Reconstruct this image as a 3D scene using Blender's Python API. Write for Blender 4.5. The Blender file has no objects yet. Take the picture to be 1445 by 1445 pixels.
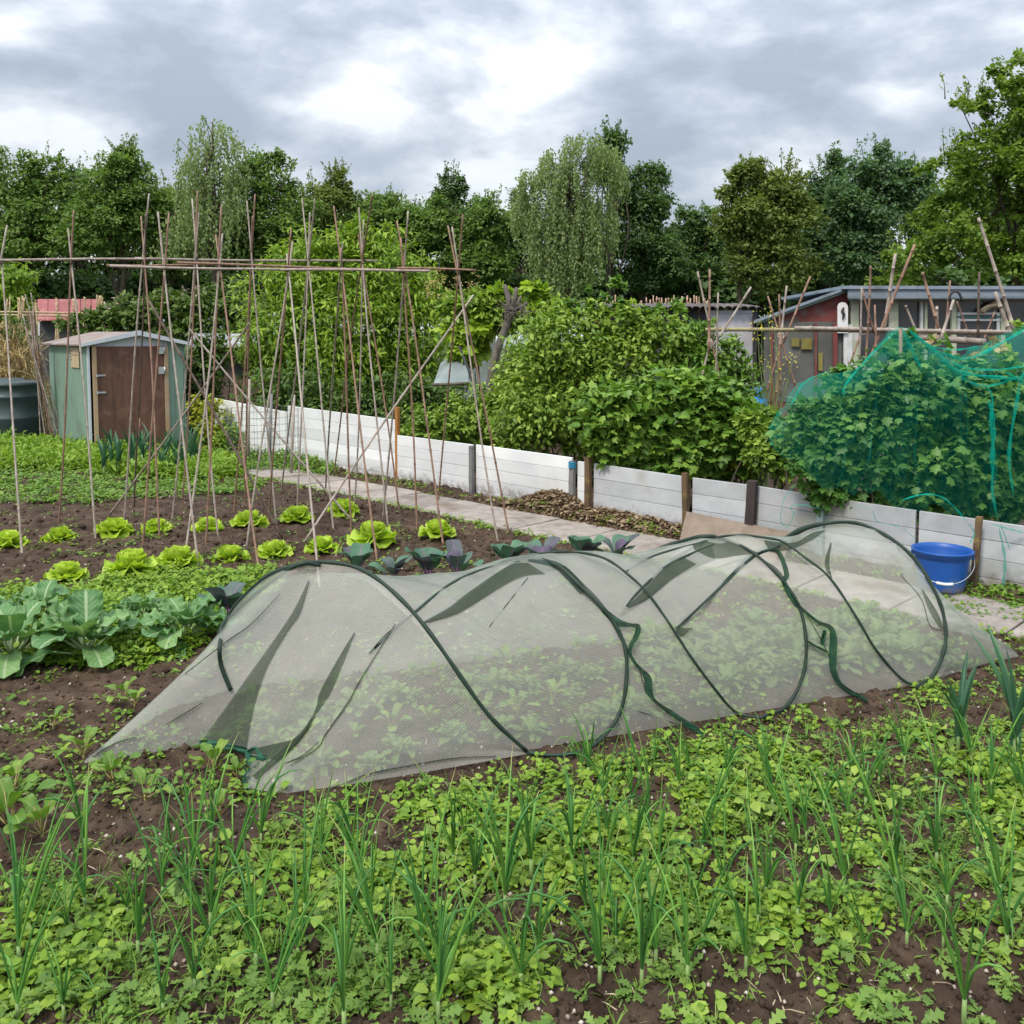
import bpy, math, random
import numpy as np
from math import radians, pi, sin, cos
from mathutils import Vector
from mathutils.bvhtree import BVHTree
from mathutils.geometry import tessellate_polygon

# ------------------------------------------------------------------ camera, sky, sun, exposure
SC = bpy.context.scene
COL = SC.collection
F, CX, PP, CAMH, PITCH = 1300.0, 722.5, 561.0, 1.6, radians(4)
cam = bpy.data.cameras.new('camera'); camo = bpy.data.objects.new('camera', cam); COL.objects.link(camo)
camo.location = (0, 0, CAMH); camo.rotation_euler = (radians(90) - PITCH, 0, 0)
cam.sensor_width = 36; cam.sensor_fit = 'HORIZONTAL'; cam.lens = F / 1445 * 36
cam.shift_y = (PP - 722.5) / 1445; cam.clip_end = 2000; cam.clip_start = .05
SC.camera = camo
SC.view_settings.view_transform = 'Standard'; SC.view_settings.look = 'None'
SC.view_settings.gamma = 1; SC.view_settings.use_curve_mapping = False
SC.view_settings.exposure = 1.08
SC.cycles.max_bounces = 6; SC.cycles.diffuse_bounces = 3; SC.cycles.glossy_bounces = 2
SC.cycles.transmission_bounces = 4; SC.cycles.transparent_max_bounces = 12
SC.cycles.caustics_reflective = False; SC.cycles.caustics_refractive = False

SUN_EL, SUN_AZ = radians(52), radians(215)      # azimuth measured clockwise from +Y
sund = bpy.data.lights.new('sun', 'SUN'); sund.energy = 1.5; sund.angle = radians(12); sund.color = (1, .93, .80)
suno = bpy.data.objects.new('sun', sund); COL.objects.link(suno)
sdir = Vector((cos(SUN_EL) * sin(SUN_AZ), cos(SUN_EL) * cos(SUN_AZ), sin(SUN_EL)))
suno.rotation_euler = sdir.to_track_quat('Z', 'Y').to_euler()


def sky_world():
    w = bpy.data.worlds.new('World'); SC.world = w; w.use_nodes = True
    nt = w.node_tree; nt.nodes.clear(); N = nt.nodes.new; Lk = nt.links.new
    out = N('ShaderNodeOutputWorld')
    sky = N('ShaderNodeTexSky'); sky.sky_type = 'NISHITA'; sky.sun_disc = False
    sky.sun_elevation = SUN_EL; sky.sun_rotation = SUN_AZ
    bg1 = N('ShaderNodeBackground'); bg1.inputs[1].default_value = .1; Lk(sky.outputs[0], bg1.inputs[0])
    tc = N('ShaderNodeTexCoord'); sep = N('ShaderNodeSeparateXYZ'); Lk(tc.outputs['Generated'], sep.inputs[0])

    def m(op, a, b=None, c=None, cl=False):
        n = N('ShaderNodeMath'); n.operation = op; n.use_clamp = cl
        for i, v in enumerate((a, b, c)):
            if v is None: continue
            if isinstance(v, (int, float)): n.inputs[i].default_value = v
            else: Lk(v, n.inputs[i])
        return n.outputs[0]
    zc = m('MAXIMUM', sep.outputs[2], 0.0)
    cmb = N('ShaderNodeVectorMath'); cmb.operation = 'MULTIPLY'; Lk(tc.outputs['Generated'], cmb.inputs[0]); cmb.inputs[1].default_value = (1, 1, 2.1)
    wn = N('ShaderNodeTexNoise'); wn.inputs['Scale'].default_value = 4.5; wn.inputs['Detail'].default_value = 7; Lk(cmb.outputs[0], wn.inputs['Vector'])
    ws = N('ShaderNodeVectorMath'); ws.operation = 'SUBTRACT'; Lk(wn.outputs['Color'], ws.inputs[0]); ws.inputs[1].default_value = (.5, .5, .5)
    wm_ = N('ShaderNodeVectorMath'); wm_.operation = 'MULTIPLY_ADD'; Lk(ws.outputs[0], wm_.inputs[0]); wm_.inputs[1].default_value = (.34, .34, .20); Lk(tc.outputs['Generated'], wm_.inputs[2])
    nz = N('ShaderNodeTexNoise'); nz.inputs['Scale'].default_value = 3.4; nz.inputs['Detail'].default_value = 10
    nz.inputs['Roughness'].default_value = .58; nz.inputs['Distortion'].default_value = .35
    off = N('ShaderNodeVectorMath'); off.operation = 'ADD'; Lk(cmb.outputs[0], off.inputs[0]); off.inputs[1].default_value = (3.1, 7.4, 0)
    Lk(off.outputs[0], nz.inputs['Vector'])
    nz2 = N('ShaderNodeTexNoise'); nz2.inputs['Scale'].default_value = 11; nz2.inputs['Detail'].default_value = 6
    Lk(off.outputs[0], nz2.inputs['Vector'])
    cov = m('ADD', m('MULTIPLY', nz.outputs[0], .92), m('MULTIPLY_ADD', nz2.outputs[0], .42, -.26))      # ~0.4 mean
    # individual cloud banks (direction, size, thickness)
    banks = []
    for (u, v, ru, rv, amp) in CLOUDS:
        x = (u - CX) / F; y = -(v - PP) / F
        dv = Vector((x, cos(PITCH) + sin(PITCH) * y, -sin(PITCH) + cos(PITCH) * y)); dv.normalize()
        s = N('ShaderNodeVectorMath'); s.operation = 'SUBTRACT'; Lk(wm_.outputs[0], s.inputs[0]); s.inputs[1].default_value = dv
        mu = N('ShaderNodeVectorMath'); mu.operation = 'MULTIPLY'; Lk(s.outputs[0], mu.inputs[0])
        mu.inputs[1].default_value = (F / ru, F / ru * .6, F / rv)
        le = N('ShaderNodeVectorMath'); le.operation = 'DOT_PRODUCT'; Lk(mu.outputs[0], le.inputs[0]); Lk(mu.outputs[0], le.inputs[1])
        g = m('MULTIPLY', m('EXPONENT', m('MULTIPLY', le.outputs['Value'], -1.0)), amp)
        cov = m('ADD', cov, g)
    rp = N('ShaderNodeValToRGB'); Lk(cov, rp.inputs[0]); r = rp.color_ramp
    r.elements[0].position = .26; r.elements[0].color = (.45, .465, .48, 1)
    r.elements[1].position = .60; r.elements[1].color = (.19, .22, .26, 1)
    for p_, c_ in ((.35, (.42, .44, .465, 1)), (.38, (.37, .39, .42, 1)), (.43, (.315, .34, .375, 1)), (.50, (.245, .275, .32, 1))):
        e = r.elements.new(p_); e.color = c_
    # an overcast sky is brighter overhead than at the horizon
    br = m('ADD', .74, m('MULTIPLY', zc, 1.7))
    bg2 = N('ShaderNodeBackground'); Lk(rp.outputs[0], bg2.inputs[0]); Lk(br, bg2.inputs[1])
    mx = N('ShaderNodeMixShader'); mx.inputs[0].default_value = .93
    Lk(bg1.outputs[0], mx.inputs[1]); Lk(bg2.outputs[0], mx.inputs[2]); Lk(mx.outputs[0], out.inputs[0])


CLOUDS = [(90, 85, 210, 50, .13), (230, 165, 150, 45, .10), (420, 20, 260, 28, .08), (60, 180, 130, 40, -.09), (360, 215, 130, 30, .06),
          (560, 130, 230, 42, -.07), (680, 190, 90, 35, -.07), (620, 215, 120, 40, .08), (930, 70, 150, 35, .07), (1080, 130, 140, 50, .08),
          (1290, 90, 150, 40, .06), (1000, 200, 160, 40, .05), (1260, 150, 80, 22, -.10), (830, 120, 60, 30, -.06), (1180, 20, 60, 25, -.06),
          (30, 10, 60, 30, -.10), (700, 60, 90, 25, -.03)]
sky_world()

# ------------------------------------------------------------------ helpers
RNG = np.random.default_rng(7)
random.seed(7)


def ray(u, v):
    x = (u - CX) / F; y = -(v - PP) / F
    return np.array([x, cos(PITCH) + sin(PITCH) * y, -sin(PITCH) + cos(PITCH) * y])


def gp(u, v, z=0.0):
    r = ray(u, v); return np.array([0, 0, CAMH]) + r * (z - CAMH) / r[2]


def at(u, v, Y):
    r = ray(u, v); return np.array([0, 0, CAMH]) + r * (Y / r[1])


def proj(P):
    P = np.asarray(P, float); q = P - np.array([0, 0, CAMH])
    f = q[..., 1] * cos(PITCH) - q[..., 2] * sin(PITCH); up = q[..., 1] * sin(PITCH) + q[..., 2] * cos(PITCH)
    return CX + F * q[..., 0] / f, PP - F * up / f


def hash2(ix, iy, seed):
    h = (ix.astype(np.int64) * 374761393 + iy.astype(np.int64) * 668265263 + seed * 1442695041) & 0xffffffff
    h = ((h ^ (h >> 13)) * 1274126177) & 0xffffffff
    return ((h ^ (h >> 16)) & 0xffff) / 65535.0


def vnoise(x, y, seed=0):
    ix = np.floor(x); iy = np.floor(y); fx = x - ix; fy = y - iy
    fx = fx * fx * (3 - 2 * fx); fy = fy * fy * (3 - 2 * fy)
    a = hash2(ix, iy, seed); b = hash2(ix + 1, iy, seed); c = hash2(ix, iy + 1, seed); d = hash2(ix + 1, iy + 1, seed)
    return (a * (1 - fx) + b * fx) * (1 - fy) + (c * (1 - fx) + d * fx) * fy


def fbm(x, y, seed=0, oct=4):
    t = 0; a = .5; s = 0
    for o in range(oct):
        t = t + a * vnoise(x, y, seed + o); s += a; a *= .5; x = x * 2.03 + 11; y = y * 2.03 + 7
    return t / s


# fence/path frame: P0 + along*e, perpendicular w towards the camera
FP0 = np.array([-2.537, 11.192]); FP1 = np.array([3.15, 5.569])
FE = (FP1 - FP0) / np.linalg.norm(FP1 - FP0); FM = np.array([FE[1], -FE[0]])
if FM[1] > 0: FM = -FM


def path_coords(x, y):
    dx = x - FP0[0]; dy = y - FP0[1]
    return dx * FE[0] + dy * FE[1], dx * FM[0] + dy * FM[1]


PATH_W0, PATH_W1 = .27, .90
_r = ray(790, 470)[:2]; _t = (FP0[0] * FE[1] - FP0[1] * FE[0]) / (_r[0] * FE[1] - _r[1] * FE[0]); HEAP_E = float((_r * _t - FP0) @ FE)     # heaped soil at the fence foot


def gz(x, y):
    """height of the soil"""
    x = np.asarray(x, float); y = np.asarray(y, float)
    e, w = path_coords(x, y)
    big = (fbm(x * .9, y * .9, 3, 2) - .5) * .05
    clod = np.abs(fbm(x * 9, y * 9, 11, 3) - .5) * -.10 + .012 + (fbm(x * 24, y * 24, 21, 3) - .5) * .05
    near = np.clip((16 - y) / 6, 0, 1)
    onpath = np.clip(1 - np.abs(w - (PATH_W0 + PATH_W1) / 2) / .36, 0, 1)
    onpath = np.clip(onpath * 8, 0, 1) * (e > -3) * (e < 12)
    z = (big + clod * near) * (1 - onpath) - .012 * onpath
    z = np.where((w < PATH_W0 - .02) & (w > -.02) & (e > -1) & (e < 12), z + .045 * (fbm(x * 3, y * 3, 5, 2)), z)   # heaped soil under the fence
    z = z + (.13 * np.exp(-((e - HEAP_E) ** 2) / .10) + .05 * np.exp(-((e - HEAP_E - .8) ** 2) / .6)) * np.clip((PATH_W0 + .02 - w) / .2, 0, 1) * (w > -.02)
    return z


def gpt(u, v):
    p = gp(u, v); p[2] = float(gz(p[0], p[1])); return p


MATS = {}


def nodes_mat(name):
    m = bpy.data.materials.new(name); m.use_nodes = True; nt = m.node_tree; nt.nodes.clear()
    return m, nt, nt.nodes.new, nt.links.new


def plain(name, c, rough=.7, c2=None, scale=8, bump=.0, metal=0, spec=.4, bscale=None, stretch=(1, 1, 1), wear=None, wear_c=None, splash=None):
    """procedural paint / wood / stone: noise between two colours, optional bump and wear patches"""
    if name in MATS: return MATS[name]
    m, nt, N, Lk = nodes_mat(name)
    out = N('ShaderNodeOutputMaterial'); b = N('ShaderNodeBsdfPrincipled'); Lk(b.outputs[0], out.inputs[0])
    tc = N('ShaderNodeTexCoord'); mp = N('ShaderNodeMapping'); mp.inputs['Scale'].default_value = stretch; Lk(tc.outputs['Object'], mp.inputs[0])
    nz = N('ShaderNodeTexNoise'); nz.inputs['Scale'].default_value = scale; nz.inputs['Detail'].default_value = 6; nz.inputs['Roughness'].default_value = .65
    Lk(mp.outputs[0], nz.inputs['Vector'])
    rp = N('ShaderNodeValToRGB'); rp.color_ramp.elements[0].position = .32; rp.color_ramp.elements[1].position = .68
    c2 = c2 or tuple(x * .72 for x in c)
    rp.color_ramp.elements[0].color = (*c2, 1); rp.color_ramp.elements[1].color = (*c, 1)
    Lk(nz.outputs[0], rp.inputs[0]); colo = rp.outputs[0]
    if wear:
        n2 = N('ShaderNodeTexNoise'); n2.inputs['Scale'].default_value = wear; n2.inputs['Detail'].default_value = 8; Lk(tc.outputs['Object'], n2.inputs['Vector'])
        r2 = N('ShaderNodeValToRGB'); r2.color_ramp.elements[0].position = .55; r2.color_ramp.elements[1].position = .72
        r2.color_ramp.elements[0].color = (0, 0, 0, 1); r2.color_ramp.elements[1].color = (1, 1, 1, 1); Lk(n2.outputs[0], r2.inputs[0])
        mx = N('ShaderNodeMixRGB'); Lk(r2.outputs[0], mx.inputs[0]); Lk(colo, mx.inputs[1]); mx.inputs[2].default_value = (*(wear_c or (.15, .12, .09)), 1)
        colo = mx.outputs[0]
    if splash:                                            # dried mud thrown up from the soil, with ragged edges
        sx = N('ShaderNodeSeparateXYZ'); Lk(tc.outputs['Object'], sx.inputs[0]); ms = N('ShaderNodeMapRange'); ms.inputs[1].default_value = splash; ms.inputs[2].default_value = .0
        ms.inputs[3].default_value = -.28; ms.inputs[4].default_value = .30; Lk(sx.outputs[2], ms.inputs[0])
        n3 = N('ShaderNodeTexNoise'); n3.inputs['Scale'].default_value = 14; n3.inputs['Detail'].default_value = 9; n3.inputs['Roughness'].default_value = .7; Lk(tc.outputs['Object'], n3.inputs['Vector'])
        ad = N('ShaderNodeMath'); ad.operation = 'ADD'; Lk(ms.outputs[0], ad.inputs[0]); Lk(n3.outputs[0], ad.inputs[1])
        r3 = N('ShaderNodeValToRGB'); r3.color_ramp.elements[0].position = .52; r3.color_ramp.elements[1].position = .80; r3.color_ramp.elements[0].color = (0, 0, 0, 1); r3.color_ramp.elements[1].color = (.8, .8, .8, 1); Lk(ad.outputs[0], r3.inputs[0])
        m4 = N('ShaderNodeMixRGB'); Lk(r3.outputs[0], m4.inputs[0]); Lk(colo, m4.inputs[1]); m4.inputs[2].default_value = (.15, .115, .085, 1); colo = m4.outputs[0]
    oi = N('ShaderNodeObjectInfo'); hs = N('ShaderNodeHueSaturation'); mr = N('ShaderNodeMapRange')
    mr.inputs[3].default_value = .86; mr.inputs[4].default_value = 1.14; Lk(oi.outputs['Random'], mr.inputs[0]); Lk(mr.outputs[0], hs.inputs['Value'])
    Lk(colo, hs.inputs['Color']); Lk(hs.outputs[0], b.inputs['Base Color'])
    b.inputs['Roughness'].default_value = rough; b.inputs['Metallic'].default_value = metal; b.inputs['Specular IOR Level'].default_value = spec
    if bump:
        bp = N('ShaderNodeBump'); bp.inputs['Strength'].default_value = bump; bp.inputs['Distance'].default_value = .01
        nb = N('ShaderNodeTexNoise'); nb.inputs['Scale'].default_value = bscale or scale * 3; nb.inputs['Detail'].default_value = 6; Lk(mp.outputs[0], nb.inputs['Vector'])
        Lk(nb.outputs[0], bp.inputs['Height']); Lk(bp.outputs[0], b.inputs['Normal'])
    MATS[name] = m; return m


def leafm(name, cols, rough=.5, transl=.3, vein=None, spec=.35, tcol=None, tip=None):
    """leaf: colour by a per-leaf random value, pale veins along the UV midrib, light passing through"""
    if name in MATS: return MATS[name]
    m, nt, N, Lk = nodes_mat(name)
    out = N('ShaderNodeOutputMaterial'); b = N('ShaderNodeBsdfPrincipled')
    at_ = N('ShaderNodeAttribute'); at_.attribute_name = 'rnd'
    rp = N('ShaderNodeValToRGB'); r = rp.color_ramp
    r.elements[0].position = 0; r.elements[0].color = (*cols[0], 1); r.elements[1].position = 1; r.elements[1].color = (*cols[-1], 1)
    for i, c in enumerate(cols[1:-1]):
        e = r.elements.new((i + 1) / (len(cols) - 1)); e.color = (*c, 1)
    Lk(at_.outputs['Fac'], rp.inputs[0]); c = rp.outputs[0]
    if vein:
        uv = N('ShaderNodeUVMap'); uv.uv_map = 'UVMap'; sp = N('ShaderNodeSeparateXYZ'); Lk(uv.outputs[0], sp.inputs[0])

        def mm(op, a, bb=0.0):
            n = N('ShaderNodeMath'); n.operation = op
            for i, v in enumerate((a, bb)):
                if isinstance(v, (int, float)): n.inputs[i].default_value = v
                else: Lk(v, n.inputs[i])
            return n.outputs[0]
        ax = mm('ABSOLUTE', sp.outputs[0]); mid = mm('LESS_THAN', ax, .045)
        fr = mm('FRACT', mm('MULTIPLY', mm('SUBTRACT', sp.outputs[1], mm('MULTIPLY', ax, .7)), 7.0)); sv = mm('MULTIPLY', mm('LESS_THAN', fr, .14), .5)
        vv = mm('MAXIMUM', mid, sv); vs = mm('MULTIPLY', vv, vein[3])
        mx = N('ShaderNodeMixRGB'); Lk(vs, mx.inputs[0]); Lk(c, mx.inputs[1]); mx.inputs[2].default_value = (*vein[:3], 1); c = mx.outputs[0]
    if tip:
        uv = N('ShaderNodeUVMap'); uv.uv_map = 'UVMap'; sp = N('ShaderNodeSeparateXYZ'); Lk(uv.outputs[0], sp.inputs[0])
        mr0 = N('ShaderNodeMapRange'); mr0.inputs[1].default_value = .80; mr0.inputs[2].default_value = .97; Lk(sp.outputs[1], mr0.inputs[0])
        mr1 = N('ShaderNodeMath'); mr1.operation = 'MULTIPLY'; Lk(mr0.outputs[0], mr1.inputs[0]); Lk(at_.outputs['Fac'], mr1.inputs[1])
        mxt = N('ShaderNodeMixRGB'); Lk(mr1.outputs[0], mxt.inputs[0]); Lk(c, mxt.inputs[1]); mxt.inputs[2].default_value = (*tip, 1); c = mxt.outputs[0]
    tc = N('ShaderNodeTexCoord'); nz = N('ShaderNodeTexNoise'); nz.inputs['Scale'].default_value = 14; nz.inputs['Detail'].default_value = 3; Lk(tc.outputs['Object'], nz.inputs['Vector'])
    hs = N('ShaderNodeHueSaturation'); mr = N('ShaderNodeMapRange'); mr.inputs[3].default_value = .7; mr.inputs[4].default_value = 1.3
    Lk(nz.outputs[0], mr.inputs[0]); Lk(mr.outputs[0], hs.inputs['Value']); Lk(c, hs.inputs['Color']); c = hs.outputs[0]
    Lk(c, b.inputs['Base Color']); b.inputs['Roughness'].default_value = rough; b.inputs['Specular IOR Level'].default_value = spec
    tr = N('ShaderNodeBsdfTranslucent'); g = N('ShaderNodeMixRGB'); g.blend_type = 'MULTIPLY'; g.inputs[0].default_value = 1; Lk(c, g.inputs[1])
    g.inputs[2].default_value = (*(tcol or (1.25, 1.3, .6)), 1); Lk(g.outputs[0], tr.inputs[0])
    mx = N('ShaderNodeMixShader'); mx.inputs[0].default_value = transl; Lk(b.outputs[0], mx.inputs[1]); Lk(tr.outputs[0], mx.inputs[2]); Lk(mx.outputs[0], out.inputs[0])
    MATS[name] = m; return m


def netm(name, col, cov, fold_boost=.5, weave=900, tr_mix=.5, graze=None, wamp=.22):
    """fine woven net: partly open, denser where seen edge-on, threads scatter light both ways"""
    if name in MATS: return MATS[name]
    m, nt, N, Lk = nodes_mat(name)
    out = N('ShaderNodeOutputMaterial'); d = N('ShaderNodeBsdfDiffuse'); t = N('ShaderNodeBsdfTranslucent'); tp = N('ShaderNodeBsdfTransparent')
    tc = N('ShaderNodeTexCoord'); nz = N('ShaderNodeTexNoise'); nz.inputs['Scale'].default_value = 5; nz.inputs['Detail'].default_value = 5; Lk(tc.outputs['Object'], nz.inputs['Vector'])
    hs = N('ShaderNodeHueSaturation'); mr = N('ShaderNodeMapRange'); mr.inputs[3].default_value = .85; mr.inputs[4].default_value = 1.12
    Lk(nz.outputs[0], mr.inputs[0]); Lk(mr.outputs[0], hs.inputs['Value']); hs.inputs['Color'].default_value = (*col, 1)
    gz_ = N('ShaderNodeMixRGB'); lw0 = N('ShaderNodeLayerWeight'); lw0.inputs[0].default_value = .30; gf = N('ShaderNodeMath'); gf.operation = 'MULTIPLY'; gf.inputs[1].default_value = 1.0 if graze else 0.0
    Lk(lw0.outputs['Facing'], gf.inputs[0]); Lk(gf.outputs[0], gz_.inputs[0]); Lk(hs.outputs[0], gz_.inputs[1]); gz_.inputs[2].default_value = (*(graze or col), 1)
    Lk(gz_.outputs[0], d.inputs[0]); Lk(gz_.outputs[0], t.inputs[0])
    a = N('ShaderNodeMixShader'); a.inputs[0].default_value = tr_mix; Lk(d.outputs[0], a.inputs[1]); Lk(t.outputs[0], a.inputs[2])
    lw = N('ShaderNodeLayerWeight'); lw.inputs[0].default_value = .35
    mu = N('ShaderNodeMath'); mu.operation = 'MULTIPLY_ADD'; Lk(lw.outputs['Facing'], mu.inputs[0]); mu.inputs[1].default_value = fold_boost; mu.inputs[2].default_value = cov
    # weave: crossed threads
    uv = N('ShaderNodeUVMap'); uv.uv_map = 'UVMap'; wf = []
    for dr_ in 'XY':
        wv = N('ShaderNodeTexWave'); wv.wave_type = 'BANDS'; wv.bands_direction = dr_; wv.inputs['Scale'].default_value = weave / 20
        wv.inputs['Distortion'].default_value = 1.5; wv.inputs['Detail'].default_value = 1; wv.inputs['Detail Scale'].default_value = .3; Lk(uv.outputs[0], wv.inputs['Vector']); wf.append(wv.outputs['Fac'])
    wx = N('ShaderNodeMath'); wx.operation = 'MAXIMUM'; Lk(wf[0], wx.inputs[0]); Lk(wf[1], wx.inputs[1])
    n5 = N('ShaderNodeTexNoise'); n5.inputs['Scale'].default_value = 3; n5.inputs['Detail'].default_value = 6; Lk(uv.outputs[0], n5.inputs['Vector'])
    wq = N('ShaderNodeMath'); wq.operation = 'MULTIPLY_ADD'; Lk(n5.outputs[0], wq.inputs[0]); wq.inputs[1].default_value = .5; wq.inputs[2].default_value = -.55; wq2 = N('ShaderNodeMath'); wq2.operation = 'ADD'; Lk(wx.outputs[0], wq2.inputs[0]); Lk(wq.outputs[0], wq2.inputs[1])
    m3 = N('ShaderNodeMath'); m3.operation = 'MULTIPLY_ADD'; Lk(wq2.outputs[0], m3.inputs[0]); m3.inputs[1].default_value = wamp; Lk(mu.outputs[0], m3.inputs[2])
    m2 = N('ShaderNodeMath'); m2.operation = 'MINIMUM'; Lk(m3.outputs[0], m2.inputs[0]); m2.inputs[1].default_value = .93
    x = N('ShaderNodeMixShader'); Lk(m2.outputs[0], x.inputs[0]); Lk(tp.outputs[0], x.inputs[1]); Lk(a.outputs[0], x.inputs[2]); Lk(x.outputs[0], out.inputs[0])
    MATS[name] = m; return m


class Acc:
    """collects geometry in numpy and links it as ONE mesh object"""
    def __init__(s): s.v = []; s.l = []; s.c = []; s.u = []; s.r = []; s.mi = []; s.n = 0; s.sm = []

    def add(s, V, faces, uv=None, rnd=.5, mi=0, smooth=True):
        V = np.asarray(V, float).reshape(-1, 3)
        if isinstance(faces, tuple): L, Cn = faces
        else:
            L = np.array([i for f in faces for i in f], np.int64); Cn = np.array([len(f) for f in faces], np.int64)
        s.v.append(V); s.l.append(L + s.n); s.c.append(Cn)
        s.u.append(np.zeros((len(V), 2)) if uv is None else np.asarray(uv, float))
        s.r.append(np.full(len(V), rnd) if np.isscalar(rnd) else np.asarray(rnd, float))
        s.mi.append(np.full(len(Cn), mi)); s.sm.append(np.full(len(Cn), smooth)); s.n += len(V); return s

    def mesh(s, name, mats):
        V = np.concatenate(s.v); L = np.concatenate(s.l); Cn = np.concatenate(s.c)
        me = bpy.data.meshes.new(name)
        me.vertices.add(len(V)); me.vertices.foreach_set('co', V.astype(np.float32).ravel())
        me.loops.add(len(L)); me.loops.foreach_set('vertex_index', L.astype(np.int32))
        st = np.concatenate([[0], np.cumsum(Cn)[:-1]])
        me.polygons.add(len(Cn)); me.polygons.foreach_set('loop_start', st.astype(np.int32)); me.polygons.foreach_set('loop_total', Cn.astype(np.int32))
        me.polygons.foreach_set('use_smooth', np.concatenate(s.sm))
        me.polygons.foreach_set('material_index', np.concatenate(s.mi).astype(np.int32))
        U = np.concatenate(s.u); uvl = me.uv_layers.new(name='UVMap'); uvl.data.foreach_set('uv', U[L].astype(np.float32).ravel())
        a = me.attributes.new('rnd', 'FLOAT', 'POINT'); a.data.foreach_set('value', np.concatenate(s.r).astype(np.float32))
        for m in (mats if isinstance(mats, (list, tuple)) else [mats]): me.materials.append(m)
        me.update(calc_edges=True); me.validate()
        return me

    def build(s, name, mats, parent=None):
        o = bpy.data.objects.new(name, s.mesh(name, mats)); COL.objects.link(o)
        if parent is not None: o.parent = parent
        return o

    # ---- shapes
    def box(s, c, size, R=None, rnd=.5, mi=0):
        x, y, z = np.array(size) / 2
        V = np.array([(a, b, d) for a in (-x, x) for b in (-y, y) for d in (-z, z)])
        if R is not None: V = V @ np.asarray(R).T
        V = V + np.array(c)
        return s.add(V, [(0, 1, 3, 2), (4, 6, 7, 5), (0, 4, 5, 1), (2, 3, 7, 6), (0, 2, 6, 4), (1, 5, 7, 3)], rnd=rnd, mi=mi, smooth=False)

    def plate(s, q, thick, mi=0, n=None):
        q = np.array(q, float); nn = np.cross(q[1] - q[0], q[3] - q[0]) if n is None else np.array(n, float)
        nn /= np.linalg.norm(nn); b = q - nn * thick
        return s.add(np.vstack([q, b]), [(0, 1, 2, 3), (7, 6, 5, 4), (0, 4, 5, 1), (1, 5, 6, 2), (2, 6, 7, 3), (3, 7, 4, 0)], mi=mi, smooth=False)

    def tube(s, pts, rad, seg=6, mi=0, rnd=.5, caps=True, flat=1.0):
        P = np.asarray(pts, float); n = len(P); rad = np.full(n, rad) if np.isscalar(rad) else np.asarray(rad, float)
        T = np.gradient(P, axis=0); T /= np.maximum(np.linalg.norm(T, axis=1), 1e-9)[:, None]
        ref = np.array([0, 0, 1.]) if abs(T[0][2]) < .9 else np.array([1., 0, 0])
        A = np.cross(T, ref); bad = np.linalg.norm(A, axis=1) < .15
        if bad.any(): A[bad] = np.cross(T[bad], np.array([.3, 1., .2]))
        A /= np.linalg.norm(A, axis=1)[:, None]
        for i in range(1, n):
            a = A[i - 1] - T[i] * np.dot(A[i - 1], T[i]); q = np.linalg.norm(a); A[i] = a / q if q > 1e-6 else A[i]
        B = np.cross(T, A); th = np.linspace(0, 2 * pi, seg, endpoint=False)
        V = P[:, None] + rad[:, None, None] * (A[:, None] * np.cos(th)[None, :, None] + flat * B[:, None] * np.sin(th)[None, :, None])
        fs = [(i * seg + k, i * seg + (k + 1) % seg, (i + 1) * seg + (k + 1) % seg, (i + 1) * seg + k) for i in range(n - 1) for k in range(seg)]
        if caps: fs += [tuple(range(seg))[::-1], tuple(range((n - 1) * seg, n * seg))]
        uv = np.stack([np.tile(np.linspace(0, 1, seg), n), np.repeat(np.linspace(0, 1, n), seg)], 1)
        return s.add(V.reshape(-1, 3), fs, uv=uv, mi=mi, rnd=rnd)

    def lathe(s, c, prof, seg=28, mi=0, wob=0):
        th = np.linspace(0, 2 * pi, seg, endpoint=False); n = len(prof)
        V = np.array([[(c[0] + r * cos(t), c[1] + r * sin(t), c[2] + z) for t in th] for r, z in prof])
        fs = [(i * seg + k, i * seg + (k + 1) % seg, (i + 1) * seg + (k + 1) % seg, (i + 1) * seg + k) for i in range(n - 1) for k in range(seg)]
        return s.add(V.reshape(-1, 3), fs, mi=mi)

    def grid(s, V, uv=None, mi=0, rnd=.5, smooth=True):
        """V: ny x nx x 3"""
        ny, nx = V.shape[:2]; i = np.arange(ny - 1)[:, None] * nx + np.arange(nx - 1)[None]
        q = np.stack([i, i + 1, i + nx + 1, i + nx], -1).reshape(-1)
        if uv is None:
            a, b = np.meshgrid(np.linspace(0, 1, nx), np.linspace(0, 1, ny)); uv = np.stack([a, b], -1)
        return s.add(V.reshape(-1, 3), (q, np.full((ny - 1) * (nx - 1), 4)), uv=np.asarray(uv).reshape(-1, 2), mi=mi, rnd=rnd, smooth=smooth)


def norm(a): return a / np.maximum(np.linalg.norm(a, axis=-1, keepdims=True), 1e-9)


# leaf templates: x across, y along from the stalk, z up
def T_oval(w=.6, droop=.15, fold=.08):
    ys = [0, .3, .68, 1]; ws = [0, .5, .42, 0]
    V = [(0, 0, 0)]; 
    for y, q in zip(ys[1:3], ws[1:3]):
        z = -droop * y * y
        V += [(-q * w, y, z + fold), (0, y, z), (q * w, y, z + fold)]
    V += [(0, 1, -droop)]
    Fs = [(0, 3, 2), (0, 2, 1), (2, 3, 6, 5), (1, 2, 5, 4), (5, 6, 7), (4, 5, 7)]
    return np.array(V, float), Fs


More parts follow.
